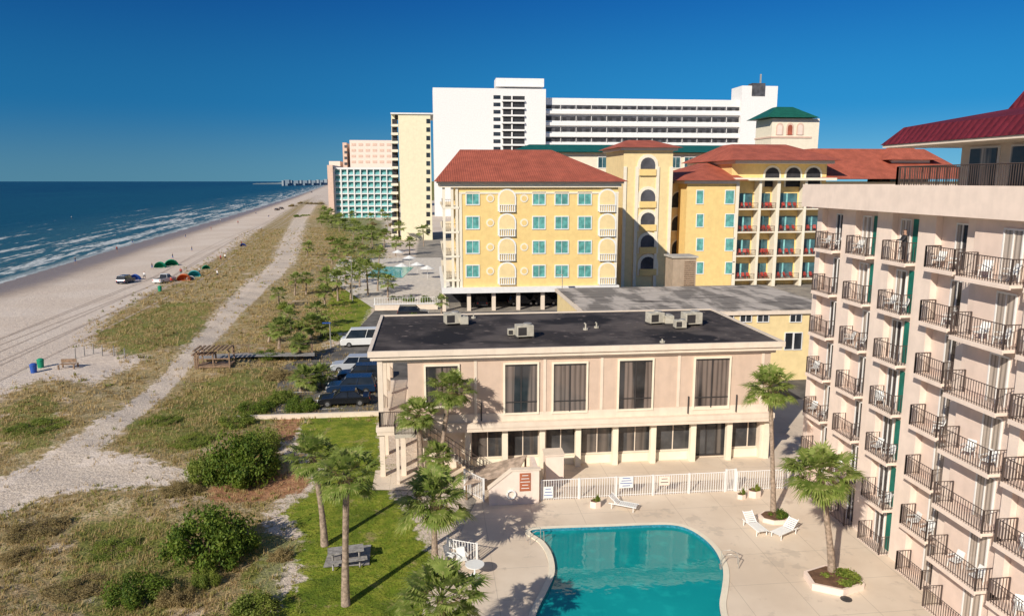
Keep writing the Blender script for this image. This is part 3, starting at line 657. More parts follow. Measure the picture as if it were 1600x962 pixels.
P(MB().box(PY(965,283,143)[0], 143, 0, x0+8, 160, z1), 'link_wall', M['yellow2'], wg)
P(MB().box(x0+2.8, Y2b, 0, x1, 165, z1), 'wall', M['yellow'], wg)
P(MB().box(x1, Y2b+2.2, 0, x2, 165, z1+3.8), 'balcony_wall', M['yellow'], wg)
P(MB().box(x0+2, Y2b-.7, z1, x1+.1, 165, z1+.6), 'cornice', M['ytrim'], wg)
for t, b in ((298,318),(335,354),(373,391),(410,427)):
    for a, c in ((1089,1098),(1134,1146)): win(wg, rY(a, t, c, b, Y2b), Y2b, M['plastic'], M['tealwin'], 1, 1, .15, .1)
    r = rY(1050, t+2, 1072, b+6, 143); o = P(MB().prism(archpts(r[0]-.3, r[1]-.2, r[2]+.3, r[3]+.3), 'Y', 142.9, 143.02), 'arched_opening', M['ytrim'], wg); MB().prism(archpts(*r), 'Y', 142.84, 142.89).build('pane', M['dark'], o)
zf = [PY(1180, p, Y2b)[1] for p in (326, 362, 399, 436)]
segs = [(1150,1155),(1186,1190),(1214,1219),(1257,1261)]
for (a, b) in segs: xa_, xb_ = PY(a, 300, Y2b)[0], PY(b, 300, Y2b)[0]; P(MB().box(xa_, Y2b-.1, 0, xb_, Y2b+2.19, z1+.6), 'column', M['ytrim'], wg)
rc0 = pchair(M['red']); rused = False
QN = ['first','second','third','fourth']
for fi, z in enumerate(zf):
    for bi, (a, b) in enumerate(((1155,1186),(1190,1214),(1219,1257),(1261,1298))):
        xa_, xb_ = PY(a, 300, Y2b)[0]+.03, PY(b, 300, Y2b)[0]-.03
        o = P(MB().box(xa_, Y2b, z-.25, xb_, Y2b+2.19, z), 'balcony', M['ytrim'], wg); railing([(xa_, Y2b+.05), (xb_, Y2b+.05)], z, 1.1, .25).build('railing', M['rail'], o)
        P(MB().box(xa_+.3, Y2b+2.12, z, xb_-.3, Y2b+2.25, z+2.9), 'balcony_window', M['bluewin'], wg)
        P(MB().box((xa_+xb_)/2-.15, Y2b+2.05, z, (xa_+xb_)/2+.15, Y2b+2.115, z+2.9), 'window_post', M['tealp'], wg)
        for q in (0, 1, 2):
            loc = (xa_+(xb_-xa_)*(.25+.25*q), Y2b+.8, z+.01); lab = 'red chair on the wing balcony, %s floor from the top, %s bay, %s of three' % (QN[fi], QN[bi], ['left','middle','right'][q])
            if not rused: rc0.location = loc; rc0['label'] = lab; rc0['group'] = 'red chairs on the resort wing'; rc0.scale = (1.3,)*3; rused = True
            else: dup(rc0, loc, R.uniform(-.5, .5), lab)
P(MB().box(x1-.5, Y2b-.9, z1+.601, x2+.5, 165, z1+1.1).box(x1-.3, Y2b, z1+3.8, x2+.3, 165, z1+4.4), 'upper_cornice', M['ytrim'], wg)
for a in (1206, 1239, 1270):
    r = rY(a-10, 262, a+10, 292, Y2b+2.2); o = P(MB().prism(archpts(r[0]-.4, r[1], r[2]+.4, r[3]+.45), 'Y', Y2b+2.1, Y2b+2.22), 'arched_opening', M['ytrim'], wg); MB().prism(archpts(*r), 'Y', Y2b+2.0, Y2b+2.09).build('pane', M['dark'], o)
P(MB().hip(x0+1, Y2b-1.6, x1+2, 166, z1+.62, PY(1105,250,150)[0], x1-1, 150, z1+4.2, 155), 'roof', M['redtile'], wg)
P(MB().hip(x1-1.5, Y2b-1.4, x2+1.6, 166, z1+4.42, x1+4, x2-4, 150, z1+8, 155), 'upper_roof', M['redtile'], wg)
xe = PY(1500, 283, 140)[0]
P(MB().box(x2+.01, 141, 0, xe, 170, z1+.3), 'end_wall', M['yellow2'], wg)
P(MB().hip(x2-2, 139.5, xe+4, 171, z1+.9, x2+3, xe, 152, z1+7.3, 156), 'end_roof', M['redtile'], wg)
a = PY(1392, 262, 146)[0]; b = PY(1452, 262, 146)[0]; zz = PY(1420, 250, 146)[1]
P(MB().box(a, 146, z1, b, 154, zz), 'turret_wall', M['ytrim'], wg); P(MB().hip(a-1.6, 144.4, b+1.6, 155.6, zz, a+2, b-2, 149, zz+2.6, 151), 'turret_roof', M['redtile'], wg)
# low flat roofed building and shed
lb = thing('flat_roofed_building', 'low yellow building with stained flat roof behind the dark roof', 'building', (27, 80, 0))
P(MB().box(15.5, 70.8, 0, 42, 88.5, 7.1), 'wall', M['yellow2'], lb)
P(MB().box(15.2, 70.5, 7.1, 42.3, 88.8, 7.45), 'eave', M['cream'], lb); P(MB().box(15.4, 70.7, 7.451, 42.1, 88.6, 7.52), 'roof', M['membrane'], lb)
for px in (1137, 1165, 1192, 1243):
    r = rY(px-8, 492, px+8, 502, 70.8); win(lb, r, 70.8, M['white'], M['glass'], 2, 1, .08, .1)
for px in (1232, 1246):
    r = rY(px-5, 520, px+5, 545, 70.8); win(lb, r, 70.8, M['white'], M['glass'], 1, 1, .08, .1)
sh = thing('rooftop_shed', 'tan louvred shed standing behind the stained flat roof', 'shed', (24, 90, 0))
r = rY(1052, 403, 1086, 458, 90); P(MB().box(r[0], 90, 0, r[2], 93, r[3]), 'wall', M['shedwall'], sh); P(MB().box(r[0]-.2, 89.8, r[3], r[2]+.2, 93.2, r[3]+.2), 'roof', M['concrete'], sh)
mb = MB()
for i in range(14): zq = r[1]+.5+i*(r[3]-r[1]-.8)/14; mb.box(r[0]+1.5, 89.93, zq, r[2]-.2, 89.99, zq+.12)
P(mb, 'louvre', M['wood'], sh)
# ---------------------------------------------------------------- background hotels
YW = 440
wh = thing('white_hotel', 'long white hotel with dark horizontal balcony bands behind the yellow resort', 'hotel', (90, YW, 0))
def bx(root, name, m, px0, py0, px1, py1, Y, dep, z0=None):
    r = rY(px0, py0, px1, py1, Y); return P(MB().box(r[0], Y, r[1] if z0 is None else z0, r[2], Y+dep, r[3]), name, m, root)
bx(wh, 'wall', M['white'], 676, 137, 851, 400, YW, 22, 0)
bx(wh, 'roof_block', M['white'], 775, 122, 850, 136, YW+5, 12)
bx(wh, 'core_recess', M['dark'], 786, 150, 819, 400, YW-.15, .2, 0)
for i in range(9):
    y_ = 149+i*11.5; bx(wh, 'balcony', M['white'], 784, y_+7, 820, y_+10, YW-1.6, 1.4); bx(wh, 'window', M['glass'], 771, y_, 782, y_+6, YW-.1, .15)
    bx(wh, 'balcony_fin', M['white'], 799, y_, 801, y_+7, YW-1.2, 1)
bx(wh, 'long_wall', M['white'], 851, 153, 1172, 400, YW+6, 20, 0)
for i, (t, b) in enumerate(((164,173),(181,191),(199,208),(215,223))):
    o = bx(wh, 'balcony_band', M['shade'], 852, t, 1160, b, YW+5.8, .25)
    o2 = bx(wh, 'parapet_band', M['white'], 851, b, 1168, b+7.8, YW+4, 1.7)
    r = rY(852, t, 1158, b, YW+5.2)
    for q in range(14): xx = r[0]+(r[2]-r[0])*q/13; MB().box(xx-.12, YW+5.2, r[1], xx+.12, YW+5.79, r[3]).build('partition', M['white'], o)
    for q in range(26):
        xx = r[0]+(r[2]-r[0])*(q+.5)/26; MB().box(xx-1.2, YW+5.74, r[1], xx+1.2, YW+5.78, r[3]-.7).build('pane', M['dark'], o)
bx(wh, 'end_block', M['white'], 1160, 134, 1200, 400, YW+3, 16, 0); bx(wh, 'roof_turret', M['shade'], 1176, 130, 1195, 150, YW+2.5, 6)
bx(wh, 'mast', M['metal'], 1188, 116, 1189.5, 130, YW+6, .4)
gr = thing('green_roofed_hotel', 'cream hotel with long dark green roof and square lookout tower', 'hotel', (75, 185, 0))
YG = 178
bx(gr, 'wall', M['ytrim'], 800, 238, 1180, 400, YG, 20, 0)
r = rY(795, 223, 1182, 239, YG); P(MB().hip(r[0], YG-1.5, r[2], YG+22, r[1], r[0]+6, r[2]-4, YG+8, r[3], YG+12), 'roof', M['greenroof'], gr)
for a in list(range(935, 1170, 27)): win(gr, rY(a, 246, a+19, 262, YG), YG, M['plastic'], M['bluewin'], 3, 1, .15, .12)
bx(gr, 'tower_wall', M['ytrim'], 1207, 185, 1266, 400, 185, 9.5, 0)
r = rY(1198, 166, 1279, 184, 184); P(MB().hip(r[0], 183.5, r[2], 196, r[1], r[0]+4.8, r[2]-4.8, 188.5, r[3]+.3, 191), 'tower_roof', M['greenroof'], gr)
for a in (1213, 1229, 1245):
    q = rY(a, 192, a+10, 211, 185); o = P(MB().prism(archpts(*q), 'Y', 184.85, 185.02), 'tower_window', M['peach'], gr)
    MB().prism(archpts(q[0]+.35, q[1], q[2]-.35, q[3]-.5), 'Y', 184.8, 184.845).build('pane', M['redtile'] if a == 1229 else M['pinktrim'], o)
bx(gr, 'tower_cornice', M['peach'], 1205, 213, 1268, 216, 184.8, 10)
ctw = thing('cream_tower', 'tall narrow cream tower block left of the white hotel', 'hotel', (-12, 262, 0))
bx(ctw, 'wall', M['creamtower'], 622, 178, 676, 380, 262, 24, 0)
bx(ctw, 'side_bay', M['creamtower'], 611, 178, 622, 380, 264, 20, 0)
bx(ctw, 'parapet', M['white'], 610, 176, 677, 179, 261.5, 26)
for i in range(14):
    y_ = 186+i*13.2; bx(ctw, 'balcony', M['ytrim'], 611, y_+8, 622, y_+12, 262.5, 1.4); bx(ctw, 'window', M['dark'], 612.5, y_, 620, y_+8, 263.85, .3)
    bx(ctw, 'window', M['glass'], 666, y_, 672, y_+7, 261.9, .2)
th_ = thing('teal_hotel', 'white hotel with a grid of teal glass balconies above the trees', 'hotel', (-45, 430, 0))
bx(th_, 'wall', M['tealwin'], 523, 263, 616, 350, 430, 30, 0)
bx(th_, 'parapet', M['white'], 522, 261.5, 617, 265, 428.4, 30)
for i in range(8):
    bx(th_, 'floor_slab', M['white'], 523, 273+i*9.6, 616, 274.6+i*9.6, 428.6, 1.3)
    for j in range(9):
        x0 = 524+j*10.3; y0 = 265+i*9.6
        bx(th_, 'balcony', M['tealp'], x0+.9, y0+5.0, x0+9.6, y0+8, 428.7, .3)
for j in range(10): bx(th_, 'fin_wall', M['white'], 523+j*10.2, 264, 524+j*10.2, 350, 428.5, 1.4, 0)
bx(th_, 'side_block', M['peach'], 511, 258, 523, 345, 425, 40, 0)
ph = thing('peach_hotel', 'peach stepped high-rise farthest along the coast', 'hotel', (-80, 600, 0))
bx(ph, 'wall', M['pinktrim'], 546, 219, 618, 350, 600, 30, 0); bx(ph, 'step_wall', M['peach'], 535, 223, 546, 350, 604, 26, 0); bx(ph, 'low_wall', M['pinktrim'], 514, 252, 535, 350, 606, 26, 0)
for i in range(4):
    for j in range(6): bx(ph, 'window', M['peach'], 549+j*11, 224+i*9, 556+j*11, 228+i*9, 599.8, .4)
for i in range(10): bx(ph, 'window', M['shade'], 538, 227+i*9, 543, 231+i*9, 603.8, .4)
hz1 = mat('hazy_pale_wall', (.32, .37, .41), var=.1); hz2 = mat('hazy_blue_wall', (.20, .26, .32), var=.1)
NM = ['first','second','third','fourth','fifth','sixth','seventh','eighth','ninth','tenth','eleventh']
for i, (a, b, t) in enumerate([(440,443,282.0),(444,452,281.0),(453,456,281.9),(459,466,282.1),(468,471,281.6),(473,480,282.0),(482,485,281.3),(487,493,281.9),(494,498,280.8),(499,505,281.4),(506,511,280)]):
    t_ = thing('far_building', '%s tiny hazy building from the left along the far coastline' % NM[i], 'building', (-900, 3600, 0), group='far coastline buildings'); bx(t_, 'wall', hz1 if i % 2 == 0 else hz2, a, t, b, 286, 3600+i*60, 40, -1)
# ---------------------------------------------------------------- palms
def crownmesh(name, nf, nl, seed, m=None, wd=.027):
    rr = random.Random(seed); mb = MB()
    for i in range(nf):
        az = i*2.39996+rr.uniform(-.25, .25); el = math.radians(84-128*((i+.5)/nf)**.85+rr.uniform(-12, 12))
        d = Vector((math.cos(az)*math.cos(el), math.sin(az)*math.cos(el), math.sin(el)))
        sd = d.cross(Vector((0, 0, 1))).normalized(); up = sd.cross(d).normalized()
        pl = rr.uniform(.36, .66); hub = d*pl+Vector((0, 0, -.05*pl)); w = .012
        mb.add([sd*w, -sd*w, hub-sd*w, hub+sd*w], [(0,1,2,3)])
        L = rr.uniform(.40, .60)
        for k in range(nl):
            a = (k/(nl-1)-.5)*2*1.6; ll = L*(1-.35*abs(a)/1.6)*rr.uniform(.8, 1.12)
            dd = (d*math.cos(a)+sd*math.sin(a)+up*.22*abs(math.sin(a))).normalized(); nn = up.cross(dd).normalized()
            dr = Vector((0, 0, -1)); m1 = hub+dd*ll*.6+dr*.01; e1 = hub+dd*ll*.95+dr*(.05+.14*rr.random()); ww = wd
            mb.add([hub, m1+nn*ww, m1-nn*ww, e1], [(0,1,2),(1,3,2)])
    me = bpy.data.meshes.new(name); me.from_pydata(mb.v, [], mb.f); me.materials.append(m or M['palm']); me.update(); return me
cm = [crownmesh('palm_crown', 46, 24, s, None, .021) for s in (1, 2, 3)]; cml = [crownmesh('palm_crown', 28, 11, s, None, .042) for s in (4, 5, 6)]
dead = crownmesh('palm_dead_fronds', 8, 12, 9, M['deadpalm'])
def palm(bx_, by_, bz, cx, cz, r, label, group='palm trees around the lawn and pool', hi=True, cat='palm tree', tr=.17):
    t = thing('palm_tree', label, cat, (bx_, by_, bz), 0, group); n = 12; pts = []; rad = []
    for i in range(n+1):
        f = i/n; pts.append((cx*f**1.6, .25*math.sin(f*2.5)*min(1, cz/6), cz*f)); rad.append(tr*(1.35-.45*min(1, f*2.5)+(.25 if f > .85 else 0)+(.04 if i % 2 else 0)))
    MB().tube(pts, rad, 9 if hi else 6).build('trunk', M['trunk'], t, smooth=True)
    me = R.choice(cm if hi else cml); o = bpy.data.objects.new('crown', me); link(o, t); o.location = pts[-1]; o.scale = (r, r, r*R.uniform(.8, .92)); o.rotation_euler = (R.uniform(-.1, .1), R.uniform(-.1, .1), R.uniform(0, 6))
    if hi:
        o = bpy.data.objects.new('dead_fronds', dead); link(o, t); o.location = pts[-1]; o.scale = (r*.6, r*.6, -r*.6); o.rotation_euler.z = R.uniform(0, 6)
    return t
def palmpx(b, c, rp, label, **k):
    x, y, z = g(*b); cx, cz = PY(c[0], c[1], y); s = y/1130
    return palm(x, y, z, cx-x, cz-z, rp*s*1.2, label, **k)
palmpx((540,945), (541,742), 50, 'slender palm on the lawn with trunk rising beside the picnic table')
palmpx((507,852), (487,714), 39, 'leaning palm on the lawn left of the slender palm')
palmpx((680,892), (677,782), 60, 'stout short palm at the pool deck edge beside the lawn')
x, y = G(690, 936, 4.2); palm(x, y, 0, 0, 4.2, 2.1, 'wide palm crown cut by the bottom edge of the view')
palmpx((688,760), (704,610), 37, 'tallest palm at the staircase of the tan building')
palmpx((660,765), (653,648), 32, 'shorter palm left of the staircase palm')
palmpx((685,790), (684,712), 27, 'low palm just behind the stout deck palm')
palmpx((1208,805), (1205,606), 43, 'tall slim palm between the fence end and the pink hotel', tr=.14)
palmpx((1300,903), (1283,742), 60, 'palm growing from the hexagonal planter by the hotel')
fp = [((662,385),(661,360),13,'far palm right against the cream tower'),((436,545),(440,512),20,'dune palm nearest the wooden walkway'),((455,520),(452,494),18,'dune palm with low trunk just beyond the walkway palm'),
    ((486,530),(488,506),20,'bushy palm at the left of the narrow lawn'),((497,512),(495,486),20,'palm at the far left corner of the narrow lawn'),((528,470),(526,434),18,'palm at the far end of the narrow lawn'),
    ((548,468),(550,426),18,'palm standing by the resort fence'),((575,462),(572,420),17,'palm beside the lamp near the resort pool'),((590,455),(592,424),16,'palm at the corner of the resort deck'),
    ((512,455),(510,430),16,'small palm among brown scrub left of the narrow lawn'),((600,395),(601,366),13,'palm in front of the teal hotel right end'),((582,388),(580,362),13,'palm in the middle of the tree belt'),
    ((552,375),(553,352),12,'palm rising from the tree belt under the teal hotel'),((530,362),(530,342),11,'palm in the tree belt left of the teal hotel centre'),((505,345),(506,330),9,'palm nearest the far beach path'),
    ((618,400),(619,378),12,'palm at the foot of the cream tower'),((640,398),(640,378),11,'second small palm at the foot of the cream tower'),((470,612),(478,588),24,'squat fan palm by the parked cars'),((505,606),(500,584),22,'squat fan palm touching the dark car fronts'),
    ((470,560),(468,536),18,'dune palm directly above the wooden walkway railing'),((420,535),(424,516),15,'leftmost fan palm of the dune clump beyond the walkway'),((540,445),(538,415),15,'palm behind the narrow lawn before the tree belt'),
    ((562,448),(562,414),15,'palm between the lamp post and the tree belt'),((508,480),(506,455),16,'palm with brown skirt at the narrow lawn left rim'),((606,470),(606,440),15,'palm before the resort deck parasols'),
    ((690,500),(690,470),13,'palm at the left foot of the yellow block'),((480,400),(482,385),11,'lone palm on the dune slope left of the tree belt'),((622,378),(624,354),11,'palm touching the cream tower left edge'),((566,385),(568,362),12,'palm in the belt beneath the teal hotel right half'),
    ((516,352),(517,334),10,'palm at the left end of the tree belt')]
for i, (b, c, rp, lab) in enumerate(fp): palmpx(b, c, rp, lab, group='far palms along the dunes', hi=(i in (1, 3, 17, 18, 19)), tr=.16)
# ---------------------------------------------------------------- bushes
def leafcloud(name, nclump, nleaf, size, seed, m):
    rs = np.random.RandomState(seed); cs = []; rad = []
    for i in range(nclump):
        a = rs.rand()*6.28; rr = math.sqrt(rs.rand())*.85; cs.append((rr*math.cos(a), rr*math.sin(a), .08+rs.rand()*(.75-.6*rr))); rad.append(.12+rs.rand()*.2)
    cs = np.array(cs); rad = np.array(rad); k = rs.randint(nclump, size=nleaf)
    d = rs.normal(size=(nleaf, 3)); d /= np.linalg.norm(d, axis=1)[:, None]
    c = cs[k]+d*rad[k][:, None]*(.65+.8*rs.rand(nleaf)[:, None]**3); c[:, 2] = np.abs(c[:, 2])
    nrm = d+rs.normal(size=(nleaf, 3))*.7; nrm /= np.linalg.norm(nrm, axis=1)[:, None]
    u = np.cross(nrm, rs.normal(size=(nleaf, 3))); u /= np.linalg.norm(u, axis=1)[:, None]; w = np.cross(nrm, u)
    s = size*(.6+.8*rs.rand(nleaf))[:, None]
    V = np.stack([c-u*s, c+w*s*.5, c+u*s, c-w*s*.5], 1).reshape(-1, 3); return npmesh(name, V, np.arange(nleaf*4).reshape(-1, 4), m)
stem = MB()
for i in range(7): a = i*.9; stem.tube([(0, 0, 0), (.3*math.cos(a), .3*math.sin(a), .3), (.5*math.cos(a), .5*math.sin(a), .45)], [.04, .025, .01], 5)
stm = stem.build('stems', M['twig']); stme = stm.data; bpy.data.objects.remove(stm)
BH = {c: [leafcloud('foliage', 38, 9500, .032, s, M[c]) for s in (1, 2, 3)] for c in ('bush', 'bush2', 'bush3')}
BL = {c: [leafcloud('foliage', 16, 1400, .08, s, M[c]) for s in (11, 12, 13)] for c in ('bush', 'bush2', 'bush3')}
def bush(px, py, rp, hp, kind, label, group, hi=True, name='bush', cat='bush'):
    x, y, z = g(px, py); s = y/1130; t = thing(name, label, cat, (x, y, z-.05), R.uniform(0, 6), group)
    o = bpy.data.objects.new('foliage', R.choice((BH if hi else BL)[kind])); link(o, t); o.scale = (rp*s*1.1, rp*s, hp*s*1.2)
    o = bpy.data.objects.new('stems', stme); link(o, t); o.scale = (rp*s, rp*s, hp*s)
for a in [(330,872,78,88,'bush','largest dark green bush left of the lawn'),(375,745,66,75,'bush','dense green bush above the bare soil patch'),(330,745,40,45,'bush2','yellow-green bush joined to the left of the dense bush'),
    (405,700,35,40,'bush2','round green bush nearest the kerb wall end'),(215,930,48,42,'bush','low green bush at the lower left among dry grass'),(323,912,22,32,'bush2','small upright pale green shrub before the largest bush'),
    (400,965,45,48,'bush2','yellow-green bush at the lower lawn corner'),(320,1000,42,46,'bush','green bush cut off by the bottom edge left of lawn'),(275,935,32,26,'bush3','brown low shrub between two green bushes'),
    (60,830,45,18,'bush3','wide brown shrub beside the sandy path at far left'),(30,870,30,14,'bush3','small brown shrub at the left picture edge'),(120,920,50,14,'bush3','low brown dune shrub at the lower left'),
    (470,640,28,26,'bush','dark green bush just left of the parked cars'),(440,628,26,22,'bush2','light green bush left of the parked cars'),(420,560,24,18,'bush','green shrub by the wooden walkway'),
    (400,640,30,18,'bush','low green bush in the middle of the dune slope'),(285,765,34,14,'bush3','brown shrub at the junction of the sandy tracks'),(60,668,42,11,'bush2','olive shrub on the left dune ridge'),
    (370,660,30,16,'bush2','pale green low shrub below the walkway'),(440,590,28,14,'bush3','brown shrub between walkway and cars'),
    (440,870,24,14,'bush3','small brown shrub on the ragged left rim of the lawn'),(300,690,36,11,'bush2','low olive shrub right of the sandy track'),
    (250,660,30,10,'bush2','flat green shrub on the slope right of the track'),(180,860,44,13,'bush2','olive shrub left of the largest bush')]:
    bush(a[0], a[1], a[2], a[3], a[4], a[5], 'bushes on the near dunes')
ORD = ['first','second','third','fourth','fifth','sixth','seventh','eighth','ninth','tenth','eleventh','twelfth','thirteenth','fourteenth','fifteenth','sixteenth','seventeenth','eighteenth','nineteenth','twentieth','twenty-first','twenty-second','twenty-third','twenty-fourth']
for cl_, (x0, y0, x1, y1, n) in {'in the belt below the teal hotel': (500,338,612,378,24), 'in the belt left of the resort deck': (515,380,600,415,14), 'along the brown dune slope beyond the walkway': (430,455,520,530,8), 'near the far path': (455,318,505,345,8)}.items():
    pts = sorted([(x0+(x1-x0)*(i+R.uniform(.1, .9))/n, R.uniform(y0, y1)) for i in range(n)])
    for i, (px, py) in enumerate(pts):
        s = (py-283)/110
        if i % 2 == 0 and 'far path' not in cl_:
            h = R.uniform(9, 15)*s+3; palmpx((px, py), (px+R.uniform(-3, 3), py-h), 5*s+5, '%s in a row of palms and shrubs %s' % (ORD[i], cl_), group='fan palms in the shrub belts', hi=False, tr=.14)
        else: bush(px, py, R.uniform(7, 12)*s+3, R.uniform(3, 7)*s+2, R.choice(['bush', 'bush2', 'bush3', 'bush3']), '%s shrub from the left %s' % (ORD[i], cl_), 'distant shrubs', False)
# ---------------------------------------------------------------- dune grass (stuff)
def scatter(n, x0, x1, y0, y1, Ps, nb_, h, wide):
    x = NR.uniform(x0, x1, n*3); y = NR.uniform(y0, y1, n*3); a = amask(Ps, x, y)*(1-amask(pathP, x, y, .8))
    cl = .5+.5*np.sin(x*.55+2*np.sin(y*.21))*np.sin(y*.4+1.5*np.sin(x*.33)); keep = NR.rand(n*3) < a*(.4+.6*cl); x = x[keep][:n]; y = y[keep][:n]; k = len(x); z = hz(x, y)
    ang = NR.uniform(0, 6.28, (k, nb_)); ln = NR.uniform(.15, .8, (k, nb_)); hh = h*NR.uniform(.5, 1.2, (k, 1))*NR.uniform(.6, 1.1, (k, nb_))
    bx = x[:, None]+NR.normal(0, h*.35, (k, nb_)); by = y[:, None]+NR.normal(0, h*.35, (k, nb_)); bz = np.repeat(z[:, None]-.03, nb_, 1)
    dx, dy = np.cos(ang), np.sin(ang); w = wide
    return np.stack([np.stack([bx-dy*w, by+dx*w, bz], -1), np.stack([bx+dy*w, by-dx*w, bz], -1), np.stack([bx+dx*ln*hh, by+dy*ln*hh, bz+hh], -1)], 2).reshape(-1, 3)
Vd = np.concatenate([scatter(10000, -75, 4, 24, 62, dryP, 8, .32, .02), scatter(8000, -80, -5, 62, 125, dryP, 7, .38, .035), scatter(4500, -110, -15, 125, 330, dryP, 6, .55, .08)])
o = bpy.data.objects.new('dune_grass', npmesh('dune_grass', Vd, np.arange(len(Vd)).reshape(-1, 3), M['dry'])); link(o); tag(o, 'dry golden grass covering the dunes', 'grass', None, 'stuff')
Vd = np.concatenate([scatter(4500, -60, 4, 24, 75, gvegP+dryP[1:], 9, .28, .035), scatter(3000, -110, -10, 75, 330, dryP+gvegP, 8, .42, .08)])
o = bpy.data.objects.new('dune_scrub', npmesh('dune_scrub', Vd, np.arange(len(Vd)).reshape(-1, 3), M['scrub'])); link(o); tag(o, 'low green and brown scrub spread over the dunes', 'scrub', None, 'stuff')
Vd = scatter(9000, -14, 5, 24, 52, lawnP, 5, .12, .015)
o = bpy.data.objects.new('lawn_grass', npmesh('lawn_grass', Vd, np.arange(len(Vd)).reshape(-1, 3), leafmat('lawn_blades', (.17, .235, .022), (.26, .29, .04), (.10, .15, .018)))); link(o); tag(o, 'short green grass of the lawn', 'grass', None, 'stuff')
# ---------------------------------------------------------------- cars
def carpaint(name, c): return mat(name, c, rough=.22, var=.03, spec=.6)
def car(kind, paint, loc, rz, label, group):
    t = thing({'van': 'passenger_van', 'pickup': 'pickup_truck'}.get(kind, 'parked_car'), label, {'van': 'van', 'pickup': 'truck'}.get(kind, 'car'), loc, rz, group)
    L = {'suv': 4.7, 'sedan': 4.7, 'van': 5.6, 'pickup': 5.3}[kind]; Wd = .93; h = {'suv': 1.72, 'sedan': 1.45, 'van': 2.25, 'pickup': 1.75}[kind]; bl = {'suv': 1.0, 'sedan': .88, 'van': 1.15, 'pickup': 1.0}[kind]
    l = L/2; body = [(-l, .35), (-l+.08, .28), (l-.08, .28), (l, .4), (l-.03, bl*.8), (l-.35, bl*.93), (l*.45, bl), (-l+.1, bl), (-l, bl*.75)]
    if kind == 'van': body[5] = (l-.25, bl*.97); body[6] = (l*.75, bl)
    MB().prism(body, 'Y', -Wd, Wd).build('body', paint, t, bevel=.07)
    cab = {'suv': (-l+.12, -l+.4, l*.18, l*.46), 'sedan': (-l*.75, -l*.42, l*.12, l*.42), 'van': (-l+.05, -l+.15, l*.52, l*.78), 'pickup': (-l*.12, -l*.04, l*.28, l*.5)}[kind]
    a, b, c, d = cab; z0 = bl-.02; z1 = h-.06; w0 = Wd-.06; w1 = Wd-.2
    MB().add([(a,-w0,z0),(d,-w0,z0),(d,w0,z0),(a,w0,z0),(b,-w1,z1),(c,-w1,z1),(c,w1,z1),(b,w1,z1)], [(0,3,2,1),(4,5,6,7),(0,1,5,4),(1,2,6,5),(2,3,7,6),(3,0,4,7)]).build('window_glass', M['carglass'], t)
    rfp = MB().box(b-.04, -w1-.03, z1-.02, c+.04, w1+.03, h)
    for s in (-1, 1):
        for q, (x0, x1) in enumerate(((a, b), (d, c), ((a+d)/2, (b+c)/2))):
            rfp.tube([(x0, s*(w0+.01), z0), (x1, s*(w1+.01), z1)], .05, 4)
    rfp.build('roof', paint, t, bevel=.02)
    if kind == 'pickup': MB().box(-l+.15, -Wd+.12, bl-.005, -l*.18, Wd-.12, bl+.012).build('cargo_bed', M['dark'], t)
    for s in (-1, 1):
        MB().box(l-.12, s*Wd*.75-.16, bl*.62, l+.015, s*Wd*.75+.16, bl*.8).build('headlight', M['plastic'], t)
        MB().box(-l-.015, s*Wd*.8-.1, bl*.62, -l+.1, s*Wd*.8+.1, bl*.88).build('tail_light', M['red'], t)
        for xx in (-l*.62, l*.62):
            w = MB().tube([(xx, s*(Wd-.2), .33), (xx, s*(Wd+.02), .33)], .33, 16).build('wheel', M['tyre'], t); MB().tube([(xx, s*(Wd-.1), .33), (xx, s*(Wd+.035), .33)], .19, 12).build('rim', M['rim'], w)
    return t
cg = 'cars parked left of the tan building'
for px, py, kind, col, lab in [(548,583,'suv',(.45,.47,.5),'silver car farthest of the four parked cars'),(560,598,'suv',(.02,.025,.035),'dark sport utility car behind the navy one'),(545,618,'suv',(.012,.03,.07),'navy blue parked car second nearest to the lawn'),(533,637,'sedan',(.01,.011,.013),'black parked car nearest to the lawn wall')]:
    x, y = G(px, py); car(kind, carpaint('car_paint', col), (x+.2, y+1.0, .06), math.pi+R.uniform(-.05, .05), lab, cg)
x, y = G(567, 543); car('van', carpaint('van_paint', (.75, .75, .73)), (x, y+1, .06), math.pi+.05, 'white passenger van standing at the corner of the dark roof', 'vehicles by the lot')
for px, lab in ((752, 'dark car under the yellow block nearest its left end'), (815, 'dark car under the middle of the yellow block'), (850, 'black car under the yellow block right of the middle one'), (645, 'dark car on the yard left of the yellow block')):
    x, z = PY(px, 480, 121 if px > 700 else 112); car('suv', carpaint('car_paint', (.03, .03, .035)), (x, 121 if px > 700 else 112, .07), R.choice([0, math.pi/2]), lab, 'cars by the yellow block')
def bz(px, py): x, y, z = g(px, py); return (x, y, z)
car('suv', carpaint('car_paint', (.02, .03, .06)), bz(197,442), 1.5, 'dark sport utility car on the open beach', 'vehicles on the beach')
car('pickup', carpaint('car_paint', (.7, .7, .7)), bz(257,441), 1.3, 'white pickup truck on the open beach', 'vehicles on the beach')
for px, py, lab in ((433,329,'leftmost dark car on the far beach'),(440,327,'middle dark car on the far beach'),(487,301,'farthest dark car on the beach')):
    car('suv', carpaint('car_paint', (.05, .04, .04)), bz(px, py), 1.3, lab, 'vehicles on the beach')
